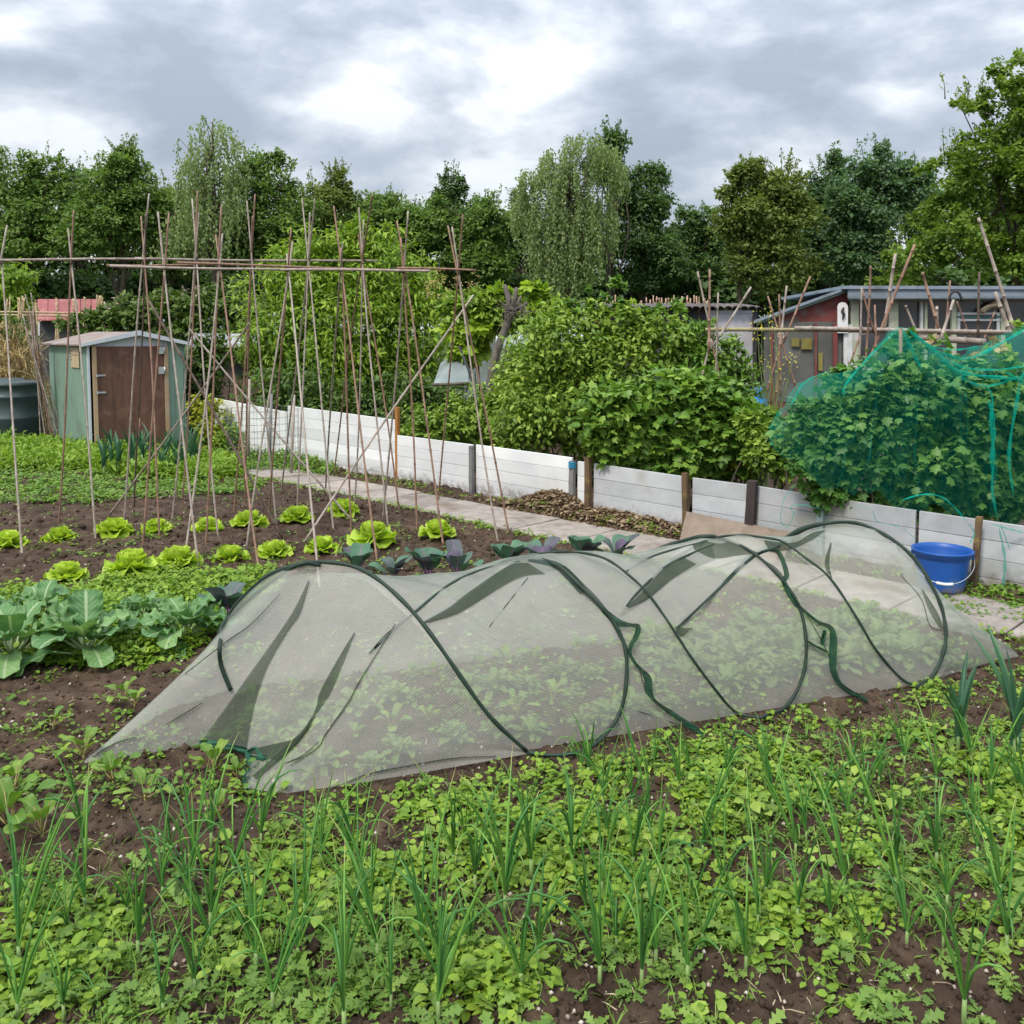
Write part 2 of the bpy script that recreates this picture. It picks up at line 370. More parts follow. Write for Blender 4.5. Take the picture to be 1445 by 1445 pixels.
def T_lobed(droop=.18, w=1.0):
    pts = [(0, 0), (.30, .02), (.50, .22), (.36, .36), (.46, .62), (.22, .62), (0, 1.0), (-.22, .62), (-.46, .62), (-.36, .36), (-.50, .22), (-.30, .02)]
    V = [(0, .42, .05)] + [(x * w, y, -droop * (x * x * 2 + max(0, y - .4) ** 2)) for x, y in pts]
    Fs = [(0, 1 + i, 1 + (i + 1) % 12) for i in range(12)][::1]
    return np.array(V, float), Fs


def T_jag(w=.5):
    """narrow lobed leaf of groundsel/ragwort"""
    prof = [(0, .04), (.15, .10), (.28, .30), (.36, .12), (.5, .46), (.6, .16), (.74, .42), (.86, .14), (1, 0)]
    V = []; 
    for y, q in prof: V += [(-q * w, y + (q * .15), -.25 * y * y + .03), (q * w, y + (q * .15), -.25 * y * y + .03)]
    Fs = [(2 * i, 2 * i + 1, 2 * i + 3, 2 * i + 2) for i in range(len(prof) - 1)]
    return np.array(V, float), Fs


def T_card():
    return np.array([(0, 0, 0), (.36, .5, -.04), (0, 1, -.12), (-.36, .5, -.04)], float), [(0, 1, 2, 3)]


def T_slim():
    return np.array([(0, 0, 0), (.14, .4, .02), (0, 1, -.2), (-.14, .4, .02)], float), [(0, 1, 2, 3)]


def T_blade():
    return np.array([(-.03, 0, 0), (.03, 0, 0), (-.028, .55, .0), (.028, .55, 0), (0, 1, -.16)], float), [(0, 1, 3, 2), (2, 3, 4)]


def scatter(acc, T, P, D, Nn, S, rnd, mi=0, smooth=True):
    """copies of a leaf template at P, pointing along D with face normal Nn"""
    TV, TF = T; n = len(P)
    if n == 0: return
    D = norm(D); X = norm(np.cross(D, Nn)); Z = np.cross(X, D)
    S = np.broadcast_to(np.asarray(S, float), (n,)) if np.ndim(S) < 2 else S
    V = P[:, None] + S[:, None, None] * (TV[None, :, 0:1] * X[:, None] + TV[None, :, 1:2] * D[:, None] + TV[None, :, 2:3] * Z[:, None])
    L = np.array([i for f in TF for i in f]); Cn = np.array([len(f) for f in TF]); k = len(TV)
    LL = (L[None] + np.arange(n)[:, None] * k).ravel()
    uv = np.tile(TV[:, :2], (n, 1))
    acc.add(V.reshape(-1, 3), (LL, np.tile(Cn, n)), uv=uv, rnd=np.repeat(rnd, k), mi=mi, smooth=smooth)


def leaf_surface(L, W, el0, bend, prof, ruffle=0, freq=9, cup=.1, ny=7, nx=3, az=0, base=(0, 0, 0), seed=0, stalk=0.0):
    """one big leaf as a curved wavy grid"""
    rg = np.random.default_rng(seed); ph = rg.uniform(0, 6.28, 2)
    y = z = 0.0; rows = []; uv = []
    for j in range(ny + 1):
        t = j / ny; ang = el0 - bend * t
        if j: y += L / ny * cos(ang); z += L / ny * sin(ang)
        w = W * prof(t) / 2; r = []; q = []
        for i in range(-nx, nx + 1):
            a = i / nx
            up = cup * abs(a) ** 1.5 * w * 2 + ruffle * W * sin(ph[0 if a > 0 else 1] + freq * t * 3) * abs(a) ** 2 * min(1, prof(t) * 1.5)
            r.append((a * w, y - sin(ang) * up, z + cos(ang) * up)); q.append((a * .5, t))
        rows.append(r); uv.append(q)
    V = np.array(rows); ca, sa = cos(az), sin(az)
    X = V[..., 0] * ca + V[..., 1] * sa; Y = -V[..., 0] * sa + V[..., 1] * ca
    V = np.stack([X + base[0], Y + base[1], V[..., 2] + base[2]], -1)
    return V, np.array(uv)


def tag(o, label=None, cat=None, group=None, kind=None):
    if label: o['label'] = label
    if cat: o['category'] = cat
    if group: o['group'] = group
    if kind: o['kind'] = kind
    return o


def thing(name, label, cat, loc=(0, 0, 0), rz=0, group=None):
    o = bpy.data.objects.new(name, None); COL.objects.link(o); o.empty_display_size = .1
    o.location = [float(q) for q in loc]; o.rotation_euler = (0, 0, rz)
    return tag(o, label, cat, group)


def adopt(parent, *ch):
    """parent world-space meshes under a thing without moving them"""
    for c in ch:
        c.parent = parent; c.matrix_parent_inverse = parent_inv(parent)


def parent_inv(p):
    from mathutils import Matrix
    M = Matrix.Translation(p.location) @ p.rotation_euler.to_matrix().to_4x4()
    return M.inverted()


def copy_tree(o, parent=None):
    c = o.copy(); COL.objects.link(c); c.parent = parent
    for ch in list(KIDS.get(o.name, [])):
        k = ch.copy(); COL.objects.link(k); k.parent = c
        for g in KIDS.get(ch.name, []):
            d = g.copy(); COL.objects.link(d); d.parent = k
    return c


KIDS = {}


def part(name, acc, mat, parent, bevel=0):
    o = acc.build(name, mat)
    o.parent = parent; KIDS.setdefault(parent.name, []).append(o)
    if bevel:
        b = o.modifiers.new('bevel', 'BEVEL'); b.width = bevel; b.segments = 2; b.limit_method = 'ANGLE'
    return o


def wpart(name, acc, mat, parent, bevel=0):
    """geometry given in world space"""
    o = part(name, acc, mat, parent, bevel); o.matrix_parent_inverse = parent_inv(parent); return o


def rotz(a): c, s = cos(a), sin(a); return np.array([[c, -s, 0], [s, c, 0], [0, 0, 1]])


def smooth_pts(P, n=6):
    P = np.asarray(P, float); out = []
    Q = np.vstack([2 * P[0] - P[1], P, 2 * P[-1] - P[-2]])
    for i in range(1, len(Q) - 2):
        for t in np.linspace(0, 1, n, endpoint=False):
            a, b, c, d = Q[i - 1], Q[i], Q[i + 1], Q[i + 2]
            out.append(.5 * ((2 * b) + (-a + c) * t + (2 * a - 5 * b + 4 * c - d) * t * t + (-a + 3 * b - 3 * c + d) * t ** 3))
    out.append(P[-1]); return np.array(out)


# ------------------------------------------------------------------ materials
def soil_mat():
    m, nt, N, Lk = nodes_mat('soil')
    out = N('ShaderNodeOutputMaterial'); b = N('ShaderNodeBsdfPrincipled'); Lk(b.outputs[0], out.inputs[0])
    tc = N('ShaderNodeTexCoord')

    def noise(s, d=8, r=.6):
        n = N('ShaderNodeTexNoise'); n.inputs['Scale'].default_value = s; n.inputs['Detail'].default_value = d; n.inputs['Roughness'].default_value = r
        Lk(tc.outputs['Object'], n.inputs['Vector']); return n.outputs[0]

    def ramp(f, stops):
        r = N('ShaderNodeValToRGB'); Lk(f, r.inputs[0]); e = r.color_ramp.elements
        e[0].position, e[0].color = stops[0][0], (*stops[0][1], 1); e[1].position, e[1].color = stops[-1][0], (*stops[-1][1], 1)
        for p, c in stops[1:-1]: q = e.new(p); q.color = (*c, 1)
        return r.outputs[0]
    c1 = ramp(noise(7, 10, .7), [(.3, (.034, .022, .015)), (.5, (.068, .046, .033)), (.7, (.135, .10, .075))])
    c2 = ramp(noise(.9, 4), [(.35, (.75, .72, .70)), (.7, (1.2, 1.15, 1.1))])
    mx = N('ShaderNodeMixRGB'); mx.blend_type = 'MULTIPLY'; mx.inputs[0].default_value = 1; Lk(c1, mx.inputs[1]); Lk(c2, mx.inputs[2])
    # pale flecks of grit and straw
    vo = N('ShaderNodeTexVoronoi'); vo.inputs['Scale'].default_value = 55; Lk(tc.outputs['Object'], vo.inputs['Vector'])
    fl = ramp(vo.outputs['Distance'], [(.0, (1, 1, 1)), (.10, (1, 1, 1)), (.16, (0, 0, 0))])
    pick = N('ShaderNodeSeparateXYZ'); Lk(vo.outputs['Color'], pick.inputs[0])
    gt = N('ShaderNodeMath'); gt.operation = 'GREATER_THAN'; Lk(pick.outputs[0], gt.inputs[0]); gt.inputs[1].default_value = .80
    ml = N('ShaderNodeMath'); ml.operation = 'MULTIPLY'; Lk(fl, ml.inputs[0]); Lk(gt.outputs[0], ml.inputs[1])
    mf = N('ShaderNodeMixRGB'); Lk(ml.outputs[0], mf.inputs[0]); Lk(mx.outputs[0], mf.inputs[1]); mf.inputs[2].default_value = (.36, .30, .24, 1)
    # beyond the beds: rough green ground
    sp = N('ShaderNodeSeparateXYZ'); Lk(tc.outputs['Object'], sp.inputs[0])
    mr = N('ShaderNodeMapRange'); mr.inputs[1].default_value = 13; mr.inputs[2].default_value = 17; Lk(sp.outputs[1], mr.inputs[0])
    gr = ramp(noise(2, 6), [(.35, (.035, .055, .02)), (.65, (.07, .1, .035))])
    mg = N('ShaderNodeMixRGB'); Lk(mr.outputs[0], mg.inputs[0]); Lk(mf.outputs[0], mg.inputs[1]); Lk(gr, mg.inputs[2])
    Lk(mg.outputs[0], b.inputs['Base Color']); b.inputs['Roughness'].default_value = .9; b.inputs['Specular IOR Level'].default_value = .2
    bp = N('ShaderNodeBump'); bp.inputs['Strength'].default_value = .9; bp.inputs['Distance'].default_value = .012; Lk(noise(60, 10, .7), bp.inputs['Height']); Lk(bp.outputs[0], b.inputs['Normal'])
    return m


M_SOIL = soil_mat()
M_BAMBOO_GREY = plain('bamboo_grey', (.40, .35, .31), .6, (.22, .17, .14), 18, .2, stretch=(1, 1, .4))
M_BAMBOO_RED = plain('bamboo_brown', (.33, .20, .14), .6, (.17, .095, .07), 18, .2, stretch=(1, 1, .4))
M_BAMBOO_DARK = plain('bamboo_dark', (.13, .09, .065), .6, (.07, .05, .04), 18, .2)
M_BAMBOO_PALE = plain('bamboo_pale', (.55, .42, .25), .6, (.35, .25, .15), 18)
M_TWINE = plain('twine', (.6, .55, .48), .9)
M_TWINE_DARK = plain('twine_dark', (.06, .05, .045), .9)
M_WHITE = plain('white_plastic_board', (.74, .75, .77), .5, (.64, .655, .68), 3, .05, stretch=(1, 1, 2), wear=1.6, wear_c=(.56, .55, .51), splash=.24)
M_GREYB = plain('grey_painted_board', (.49, .505, .535), .6, (.38, .395, .42), 4, .1, stretch=(1, 1, 2), wear=2.4, wear_c=(.32, .32, .29), splash=.26)
M_POSTG = plain('grey_post', (.22, .22, .23), .8, (.14, .13, .13), 12, .2)
M_POSTB = plain('brown_post', (.17, .11, .055), .8, (.08, .05, .03), 14, .4, stretch=(1, 1, .3), wear=9, wear_c=(.28, .2, .05))
M_POSTD = plain('dark_post', (.06, .045, .045), .8, (.035, .025, .025), 14, .4, stretch=(1, 1, .3))
M_STEEL = plain('zinc', (.5, .52, .55), .4, metal=.7)
M_BARK = plain('bark', (.12, .095, .075), .9, (.05, .04, .03), 9, .9, stretch=(1, 1, .3))
M_BARKG = plain('grey_bark', (.17, .145, .13), .9, (.07, .058, .05), 12, 1.0, stretch=(1, 1, .3), bscale=30)
M_STEM = plain('green_stem', (.16, .22, .07), .6)

# ------------------------------------------------------------------ ground
def axis(segs):
    out = [segs[0][0]]
    for a, b, n in segs: out += list(np.linspace(a, b, n + 1)[1:])
    return np.array(out)


xs = axis([(-400, -60, 8), (-60, -10, 30), (-10, -3, 110), (-3, 3, 300), (3, 10, 110), (10, 60, 30), (60, 400, 8)])
ys = axis([(-60, 0, 12), (0, 1.6, 20), (1.6, 4.6, 210), (4.6, 8, 130), (8, 14, 110), (14, 40, 50), (40, 600, 14)])
gx, gy = np.meshgrid(xs, ys)
a = Acc(); a.grid(np.stack([gx, gy, gz(gx, gy)], -1)); ground = a.build('ground', M_SOIL); tag(ground, kind='structure')

# clods and stones lying on the soil
def blob(rg, k=12):
    v = np.array([(0, 0, 1), (0, 0, -.6), (1, 0, 0), (-1, 0, 0), (0, 1, 0), (0, -1, 0)], float) * rg.uniform(.7, 1.2, (6, 1))
    f = [(0, 2, 4), (0, 4, 3), (0, 3, 5), (0, 5, 2), (1, 4, 2), (1, 3, 4), (1, 5, 3), (1, 2, 5)]
    return v, f


def ground_cover(n, yr=(1.8, 11), fan=.62, dens=None, rg=RNG):
    """random soil points, more of them near the camera"""
    y = yr[0] * (yr[1] / yr[0]) ** rg.random(n); x = y * rg.uniform(-fan, fan, n)
    if dens is not None:
        u, v = proj(np.stack([x, y, x * 0], 1)); k = rg.random(n) < dens(u, v, x, y); x = x[k]; y = y[k]
    return x, y


def offpath(u, v, x, y):
    e, w = path_coords(x, y); return ((w > PATH_W1 + .02) | ((w < PATH_W0) & (w > .03))).astype(float)


a = Acc()
for k in range(7):
    x, y = ground_cover(2600, dens=offpath); n = len(x)
    P = np.stack([x, y, gz(x, y)], 1); th = RNG.uniform(0, 6.28, n)
    s = np.where(RNG.random(n) < .08, 2.0, 1) * RNG.uniform(.003, .0095, n) * (1 + .16 * y)
    scatter(a, blob(RNG), P, np.stack([np.cos(th), np.sin(th), th * 0], 1), np.tile([0, 0, 1.], (n, 1)), s, RNG.random(n), smooth=True)
tag(a.build('soil_clods', M_SOIL), 'loose dark brown clods of earth lying over the vegetable beds', 'soil', kind='stuff')
a = Acc()
for k in range(4):
    x, y = ground_cover(420, dens=offpath); n = len(x)
    P = np.stack([x, y, gz(x, y) + .004], 1); th = RNG.uniform(0, 6.28, n)
    scatter(a, blob(RNG), P, np.stack([np.cos(th), np.sin(th), th * 0], 1), np.tile([0, 0, 1.], (n, 1)), RNG.uniform(.003, .008, n) * (1 + .06 * y), RNG.random(n))
tag(a.build('pebbles', leafm('pebble', [(.2, .15, .12), (.42, .36, .3), (.55, .5, .45)], .8, .0)), 'small pale stones and grit scattered over the soil', 'stones', kind='stuff')

# ------------------------------------------------------------------ paving path beside the fence
def fpt(e, w, z=0.0):
    p = FP0 + FE * e + FM * w; return np.array([p[0], p[1], z])


path = thing('garden_path', None, None); path['kind'] = 'structure'
M_SLAB = plain('paving_slab', (.37, .33, .30), .9, (.22, .19, .17), 9, .9, bscale=40, wear=2.2, wear_c=(.16, .12, .09))
e = -3.0; k = 0
while e < 11.5:
    L_ = .62; g = .012
    q = [fpt(e + g, PATH_W1), fpt(e + L_, PATH_W1), fpt(e + L_, PATH_W0 + .02), fpt(e + g, PATH_W0 + .02)]
    jit = RNG.uniform(-.005, .006, 4) + .004
    for i in range(4): q[i][2] += jit[i] + RNG.uniform(-.002, .002); q[i][:2] += RNG.uniform(-.006, .006, 2)
    a = Acc().plate(q, .04, n=(0, 0, 1)); wpart('paving_slab', a, M_SLAB, path, .006); e += L_

# ------------------------------------------------------------------ white board fence along the path
FW = 0.0


def e_at(u):
    """distance along the fence line where the ray through column u meets it"""
    k = (u - CX) / F
    # ray x = k*y' approx; solve with true ray at horizon
    r = ray(u, 470); t = (FP0[0] * FE[1] - FP0[1] * FE[0]) / (r[0] * FE[1] - r[1] * FE[0])
    p = r[:2] * t; return float((p - FP0) @ FE)


def fence_panel(u0, u1, h0, h1, nb, label, mat, w=0.0, z0=-.06, lean=0.0):
    e0, e1 = e_at(u0), e_at(u1)
    t = thing('board_fence_panel', label, 'fence panel', fpt((e0 + e1) / 2, w), 0, 'board fence panels edging the path')
    for i in range(nb):
        a0, a1 = i / nb, (i + 1) / nb - .0
        A0 = z0 + (h0 - z0) * a0; B0 = z0 + (h0 - z0) * a1 - .0025; A1 = z0 + (h1 - z0) * a0; B1 = z0 + (h1 - z0) * a1 - .0025
        off = w + RNG.uniform(-.002, .002)
        # board with a rounded lip on its upper edge
        q0 = [fpt(e0, off, A0), fpt(e1, off, A1), fpt(e1, off, B1), fpt(e0, off, B0)]
        a = Acc().plate(q0, .022, n=(FM[0], FM[1], 0))
        wpart('board', a, mat, t, .003)
    return t


panels = [(300, 402, .70, .62, 4, 'pale white board panel behind the wire mesh guard', M_WHITE),
          (404, 556, .70, .665, 6, 'tall white ribbed fence panel behind the bean canes', M_WHITE),
          (559, 666, .50, .50, 5, 'white ribbed fence panel just right of the tall white panel', M_WHITE),
          (671, 808, .505, .495, 5, 'white ribbed fence panel left of the post with blue twine', M_WHITE),
          (816, 830, .47, .47, 4, 'short white panel offcut between the blue-tied post and brown post', M_WHITE),
          (839, 971, .47, .455, 4, 'grey-white weathered board panel below the currant bush', M_GREYB),
          (980, 1062, .455, .455, 4, 'grey-white board panel behind the leaning brown board', M_GREYB),
          (1073, 1164, .455, .44, 4, 'pale board panel just right of the dark leaning post', M_GREYB),
          (1169, 1300, .44, .43, 4, 'weathered pale board panel left of the blue bucket', M_GREYB),
          (1305, 1480, .43, .42, 4, 'weathered pale board panel behind the blue bucket at the frame edge', M_GREYB)]
for p in panels: fence_panel(*p)


def fence_post(u, h, wd, label, mat, w=.03, tilt=0.0, cat='post', dep=.04):
    e_ = e_at(u); b = fpt(e_, w, -.08); t = thing('fence_post', label, cat, b)
    R = np.array([[FE[0], FM[0], 0], [FE[1], FM[1], 0], [0, 0, 1]])
    a = Acc(); top = h + .08; n = 7; V = []
    for i in range(n):
        z = top * i / (n - 1); j = RNG.uniform(-.0015, .0015, 2)
        for sx, sy in ((-1, -1), (1, -1), (1, 1), (-1, 1)):
            V.append(R @ np.array([sx * wd / 2 + j[0] + tilt * z, sy * dep / 2 + j[1], z]))
    fs = [(i * 4 + k, i * 4 + (k + 1) % 4, (i + 1) * 4 + (k + 1) % 4, (i + 1) * 4 + k) for i in range(n - 1) for k in range(4)] + [((n - 1) * 4, (n - 1) * 4 + 1, (n - 1) * 4 + 2, (n - 1) * 4 + 3)]
    a.add(np.array(V), fs, smooth=False); part('post_body', a, mat, t, .003); return t


fence_post(668, .49, .045, 'grey fence post joining two white ribbed panels', M_POSTG)
tp = fence_post(811.5, .47, .05, 'grey fence post tied with bright blue twine', M_POSTG)
a = Acc(); R = np.array([[FE[0], FM[0]], [FE[1], FM[1]]])
for z in (.49, .505, .52, .533):
    th = np.linspace(0, 2 * pi, 17); c = np.array([(.033 * cos(t), .03 * sin(t)) for t in th]) @ R.T
    a.tube(np.column_stack([c, np.full(17, z) + .004 * np.sin(th)]), .006, 5)
a.tube([(0, .03, .53), (.02, .05, .49), (.03, .045, .44)], .004, 5); part('twine_wrap', a, plain('blue_twine', (.03, .30, .50), .7), tp)
fence_post(834, .52, .055, 'brown wooden fence post with mossy yellow edge beside the soil heap', M_POSTB, tilt=.0)
fence_post(975, .49, .045, 'narrow brown wooden fence post left of the leaning board', M_POSTB, tilt=-.03)
fence_post(1066, .50, .075, 'dark leaning wooden fence post standing above the brown board', M_POSTD, w=.05, tilt=.05)
fence_post(1167, .42, .05, 'greenish grey fence post behind the trailing teal net', plain('post_teal', (.22, .30, .30), .8, bump=.2))
fence_post(1392, .46, .035, 'thin mossy brown stake standing right of the blue bucket', M_POSTB, w=.09, tilt=.05)
fence_post(557.5, .80, .045, 'orange-brown capped post at the end of the tall white panel', plain('orange_wood', (.42, .20, .05), .7, (.3, .13, .03), 10), w=-.02)

# leaning brown board at the fence foot
q = [fpt(e_at(990), .27, .00), fpt(e_at(1140), .30, .00), fpt(e_at(1133), .06, .16), fpt(e_at(978), .06, .19)]
a = Acc().plate(q, .02)
lb = thing('leaning_board', 'wide weathered brown board leaning against the foot of the pale fence', 'board', q[0])
wpart('board_body', a, plain('weathered_board', (.25, .195, .155), .85, (.16, .12, .095), 5, .4, stretch=(1, 1, 1), wear=3, wear_c=(.36, .30, .25)), lb, .003)

# ------------------------------------------------------------------ blue bucket
bp_ = gp(1328, 833); M_BLUE = plain('blue_plastic', (.008, .085, .36), .42, (.007, .07, .30), 3, .03, wear=5, wear_c=(.05, .13, .30), spec=.5, splash=.13)
bk = thing('bucket', 'bright blue plastic bucket with wire handle standing by the fence', 'bucket', (bp_[0], bp_[1], 0), radians(-20))
a = Acc(); h = .265
a.lathe((0, 0, 0), [(0, .005), (.118, .005), (.128, .012), (.132, .03), (.158, .215), (.160, .222), (.168, .224), (.169, .243), (.172, .245), (.180, .255), (.181, h - .003), (.175, h), (.168, h - .003), (.160, .235), (.128, .02), (0, .018)], 48)
part('bucket_body', a, M_BLUE, bk)
for sx in (-1, 1):
    a = Acc().box((sx * .172, 0, .225), (.016, .03, .034)); part('handle_lug', a, M_BLUE, bk, .003)
th = np.linspace(0, pi, 25); hp = np.column_stack([-.178 * np.cos(th), -.05 - .15 * np.sin(th) * 1, .225 - .135 * np.sin(th)]); hp[0][1] = hp[-1][1] = 0; hp[1][1] = hp[-2][1] = -.03
a = Acc().tube(hp, .0028, 6); part('wire_handle', a, M_STEEL, bk)
a = Acc().tube(hp[10:15], .009, 8); part('handle_grip', a, plain('white_grip', (.75, .75, .75), .5), bk)

# ------------------------------------------------------------------ bean cane frames
CANE_MATS = [M_BAMBOO_GREY, M_BAMBOO_RED, M_BAMBOO_DARK, M_BAMBOO_PALE]


def cane_acc(A, B, r, rg):
    A = np.array(A, float); B = np.array(B, float); L = np.linalg.norm(B - A); n = max(6, int(L / .09)); T = (B - A) / L
    X = norm(np.cross(T, [.2, 1, .1])); Y = np.cross(T, X); t = np.linspace(0, 1, n); ph = rg.uniform(0, 6.28, 2); am = L * .004
    P = A + (B - A) * t[:, None] + X * (am * np.sin(t * 4 + ph[0]))[:, None] + Y * (am * np.sin(t * 5 + ph[1]))[:, None]
    # nodes: a narrow swelling every 20 to 30 cm
    pts = []; rr = []; nodes = np.arange(rg.uniform(.08, .2), L, rg.uniform(.2, .27)) / L
    ts = sorted(set(list(t) + [q + d for q in nodes for d in (-.006, -.002, .002, .006) if 0 < q + d < 1]))
    for q in ts:
        pts.append([np.interp(q, t, P[:, i]) for i in range(3)]); near = any(abs(q - m) < .003 for m in nodes)
        rr.append(r * (1.28 if near else 1) * (1.06 - .18 * q))
    return Acc().tube(pts, rr, 7)


def cane(base_px, cross_px, Yc, top_v, mat, parent, name='bamboo_cane', r=.0075, base=None):
    rg = np.random.default_rng(int(base_px[0] * 7 + base_px[1]))
    B = gpt(*base_px) if base is None else np.array(base, float); C = at(*cross_px, Yc)
    d = C - B; lo, hi = 1.0, 1.8
    for _ in range(25):
        m = (lo + hi) / 2
        if proj(B + d * m)[1] > top_v: lo = m
        else: hi = m
    return wpart(name, cane_acc(B - d * .04, B + d * lo, r, rg), CANE_MATS[mat], parent)


def twine_knot(p, parent, r=.016, dark=False, name='twine_tie'):
    a = Acc()
    for k in range(4):
        th = np.linspace(0, 2 * pi, 13); ax = k * .8
        c = np.stack([r * np.cos(th), r * .9 * np.sin(th) * cos(ax), r * np.sin(th) * sin(ax + .6) + (k - 1.5) * .005], 1)
        a.tube(np.array(p) + c, .0022, 4)
    return wpart(name, a, M_TWINE_DARK if dark else M_TWINE, parent)


fB = thing('bean_frame', 'front row of crossed bamboo bean canes tied to a double crossbar', 'bean frame', gpt(450, 790), group='bamboo bean frames over the lettuce bed')
rowB = [(232, 377, 6.7), (309.5, 378, 6.85), (405.5, 379, 7.0), (481, 379, 7.15), (570, 381, 7.3), (645.5, 382, 7.5)]
cB = [((203, 777), 0, 300, 1), ((278, 800), 0, 298, 0), ((290, 773), 1, 291, 1), ((367, 803), 1, 332, 1), ((380, 738), 2, 322, 1), ((452, 832), 2, 358, 0),
      ((459, 700), 3, 342, 0), ((534, 787), 3, 292, 1), ((540, 735), 4, 298, 0), ((627, 768), 4, 311, 1), ((620, 706), 5, 302, 1), ((703, 760), 5, 320, 0), ((717, 748), 5, 318, 1), ((262, 790), 1, 330, 0), ((350, 770), 2, 340, 0), ((498, 758), 3, 350, 1), ((588, 745), 4, 335, 1)]
for b, i, tv, m in cB: cane(b, rowB[i][:2], rowB[i][2], tv, m, fB)
fA = thing('bean_frame', 'rear row of crossed bamboo bean canes tied to one long thin crossbar', 'bean frame', gpt(260, 740), group='bamboo bean frames over the lettuce bed')
rowA = [(3, 369, 7.3), (102, 369, 7.45), (203, 368, 7.6), (275.5, 366, 7.75), (355, 367, 7.9), (434, 367, 8.05), (513, 369, 8.2)]
cA = [((31, 782), 0, 380, 0), ((-60, 760), 0, 318, 0), ((82, 742), 1, 297, 1), ((135, 765), 1, 322, 0), ((173, 738), 2, 273, 0), ((227, 757), 2, 306, 1), ((256, 732), 3, 269, 1), ((309, 756), 3, 280, 0),
      ((330, 722), 4, 274, 1), ((391, 738), 4, 284, 0), ((399, 697), 5, 279, 0), ((472, 745), 5, 281, 0), ((468, 672), 6, 277, 1), ((545, 742), 6, 292, 0), ((562, 720), 6, 330, 1), ((190, 716), 2, 300, 2), ((243, 735), 3, 300, 0), ((345, 712), 4, 305, 1), ((420, 730), 5, 300, 0), ((500, 712), 6, 310, 0)]
for b, i, tv, m in cA: cane(b, rowA[i][:2], rowA[i][2], tv, m, fA)


def bar(p, q, r, m, parent, sd=0, name='crossbar'):
    return wpart(name, cane_acc(p, q, r, np.random.default_rng(sd)), CANE_MATS[m], parent)


bar(at(154, 375, 6.52), at(408, 381, 6.97), .010, 0, fB, 1); bar(at(250, 372, 6.72), at(607, 381, 7.32), .009, 1, fB, 2); bar(at(395, 381, 6.93), at(606, 381.5, 7.3), .010, 0, fB, 3); bar(at(560, 378, 7.24), at(671, 381, 7.5), .009, 1, fB, 4)
bar(at(-40, 367, 7.2), at(218, 366, 7.62), .011, 0, fA, 5); bar(at(190, 364, 7.6), at(533, 369, 8.25), .010, 0, fA, 6); bar(at(150, 374, 7.5), at(300, 374, 7.8), .008, 1, fA, 7)
for u, v, Y in rowB: twine_knot(at(u, v, Y), fB, .02, True)
for u, v, Y in rowA: twine_knot(at(u, v, Y), fA, .02, True)
# diagonal braces
def brace(top, Yt, base, m, lab, r=.0085, Yb=None):
    b = gpt(*base) if Yb is None else at(*base, Yb)
    o = cane_acc(b, at(*top, Yt), r, np.random.default_rng(int(top[0]))).build('brace_cane', CANE_MATS[m]); return tag(o, lab, 'cane', 'diagonal brace canes of the bean frames')


brace((212, 424), 7.3, (399, 762), 2, 'dark brown diagonal cane sloping down to the right across the bean rows', .011)
brace((352, 455), 7.0, (154, 732), 0, 'grey diagonal cane sloping down to the left in front of the green shed')
brace((268, 465), 7.7, (500, 740), 0, 'pale diagonal cane sloping down to the right past the wire mesh guard')
brace((667, 415), 7.9, (428, 766), 0, 'long grey-brown diagonal cane rising right towards the last bean cane pair')
# short stakes and an iron rod in the bed beyond the path
for (u0, v0, u1, v1, r, m, lab) in [(497, 598, 493, 662, .010, M_POSTD, 'short dark iron rod standing before the tall white panel'),
                                     (197, 590, 193, 640, .011, M_BAMBOO_RED, 'short brown stake standing before the shed door'),
                                     (352, 535, 350, 650, .018, M_BAMBOO_GREY, 'grey wooden stake behind the wire mesh guard'),
                                     (383, 556, 380, 655, .020, M_POSTG, 'thick grey wooden stake inside the wire mesh guard'),
                                     (415, 557, 411, 668, .017, M_BAMBOO_GREY, 'grey stake at the right edge of the wire mesh guard')]:
    b = gp(u1, v1); t = at(u0, v0, b[1]); o = Acc().tube([b - [0, 0, .05], (b + t) / 2, t], [r, r * .97, r * .9], 8).build('stake', m); tag(o, lab, 'stake')

# ------------------------------------------------------------------ wire mesh guard around plants
g0 = gp(372, 655); wm = thing('wire_mesh_guard', 'square wire mesh plant guard standing in front of the pale panel', 'wire guard', g0)
a = Acc(); rad = .42
for k in range(30):
    th = 2 * pi * k / 30; a.tube([(g0[0] + rad * cos(th), g0[1] + rad * sin(th), 0), (g0[0] + rad * cos(th), g0[1] + rad * sin(th), .68)], .0018, 4)
for z in np.arange(.04, .69, .08):
    th = np.linspace(0, 2 * pi, 31); a.tube(np.stack([g0[0] + rad * np.cos(th), g0[1] + rad * np.sin(th), th * 0 + z], 1), .0018, 4)
wpart('mesh_wires', a, plain('mesh_wire', (.10, .12, .12), .5), wm)

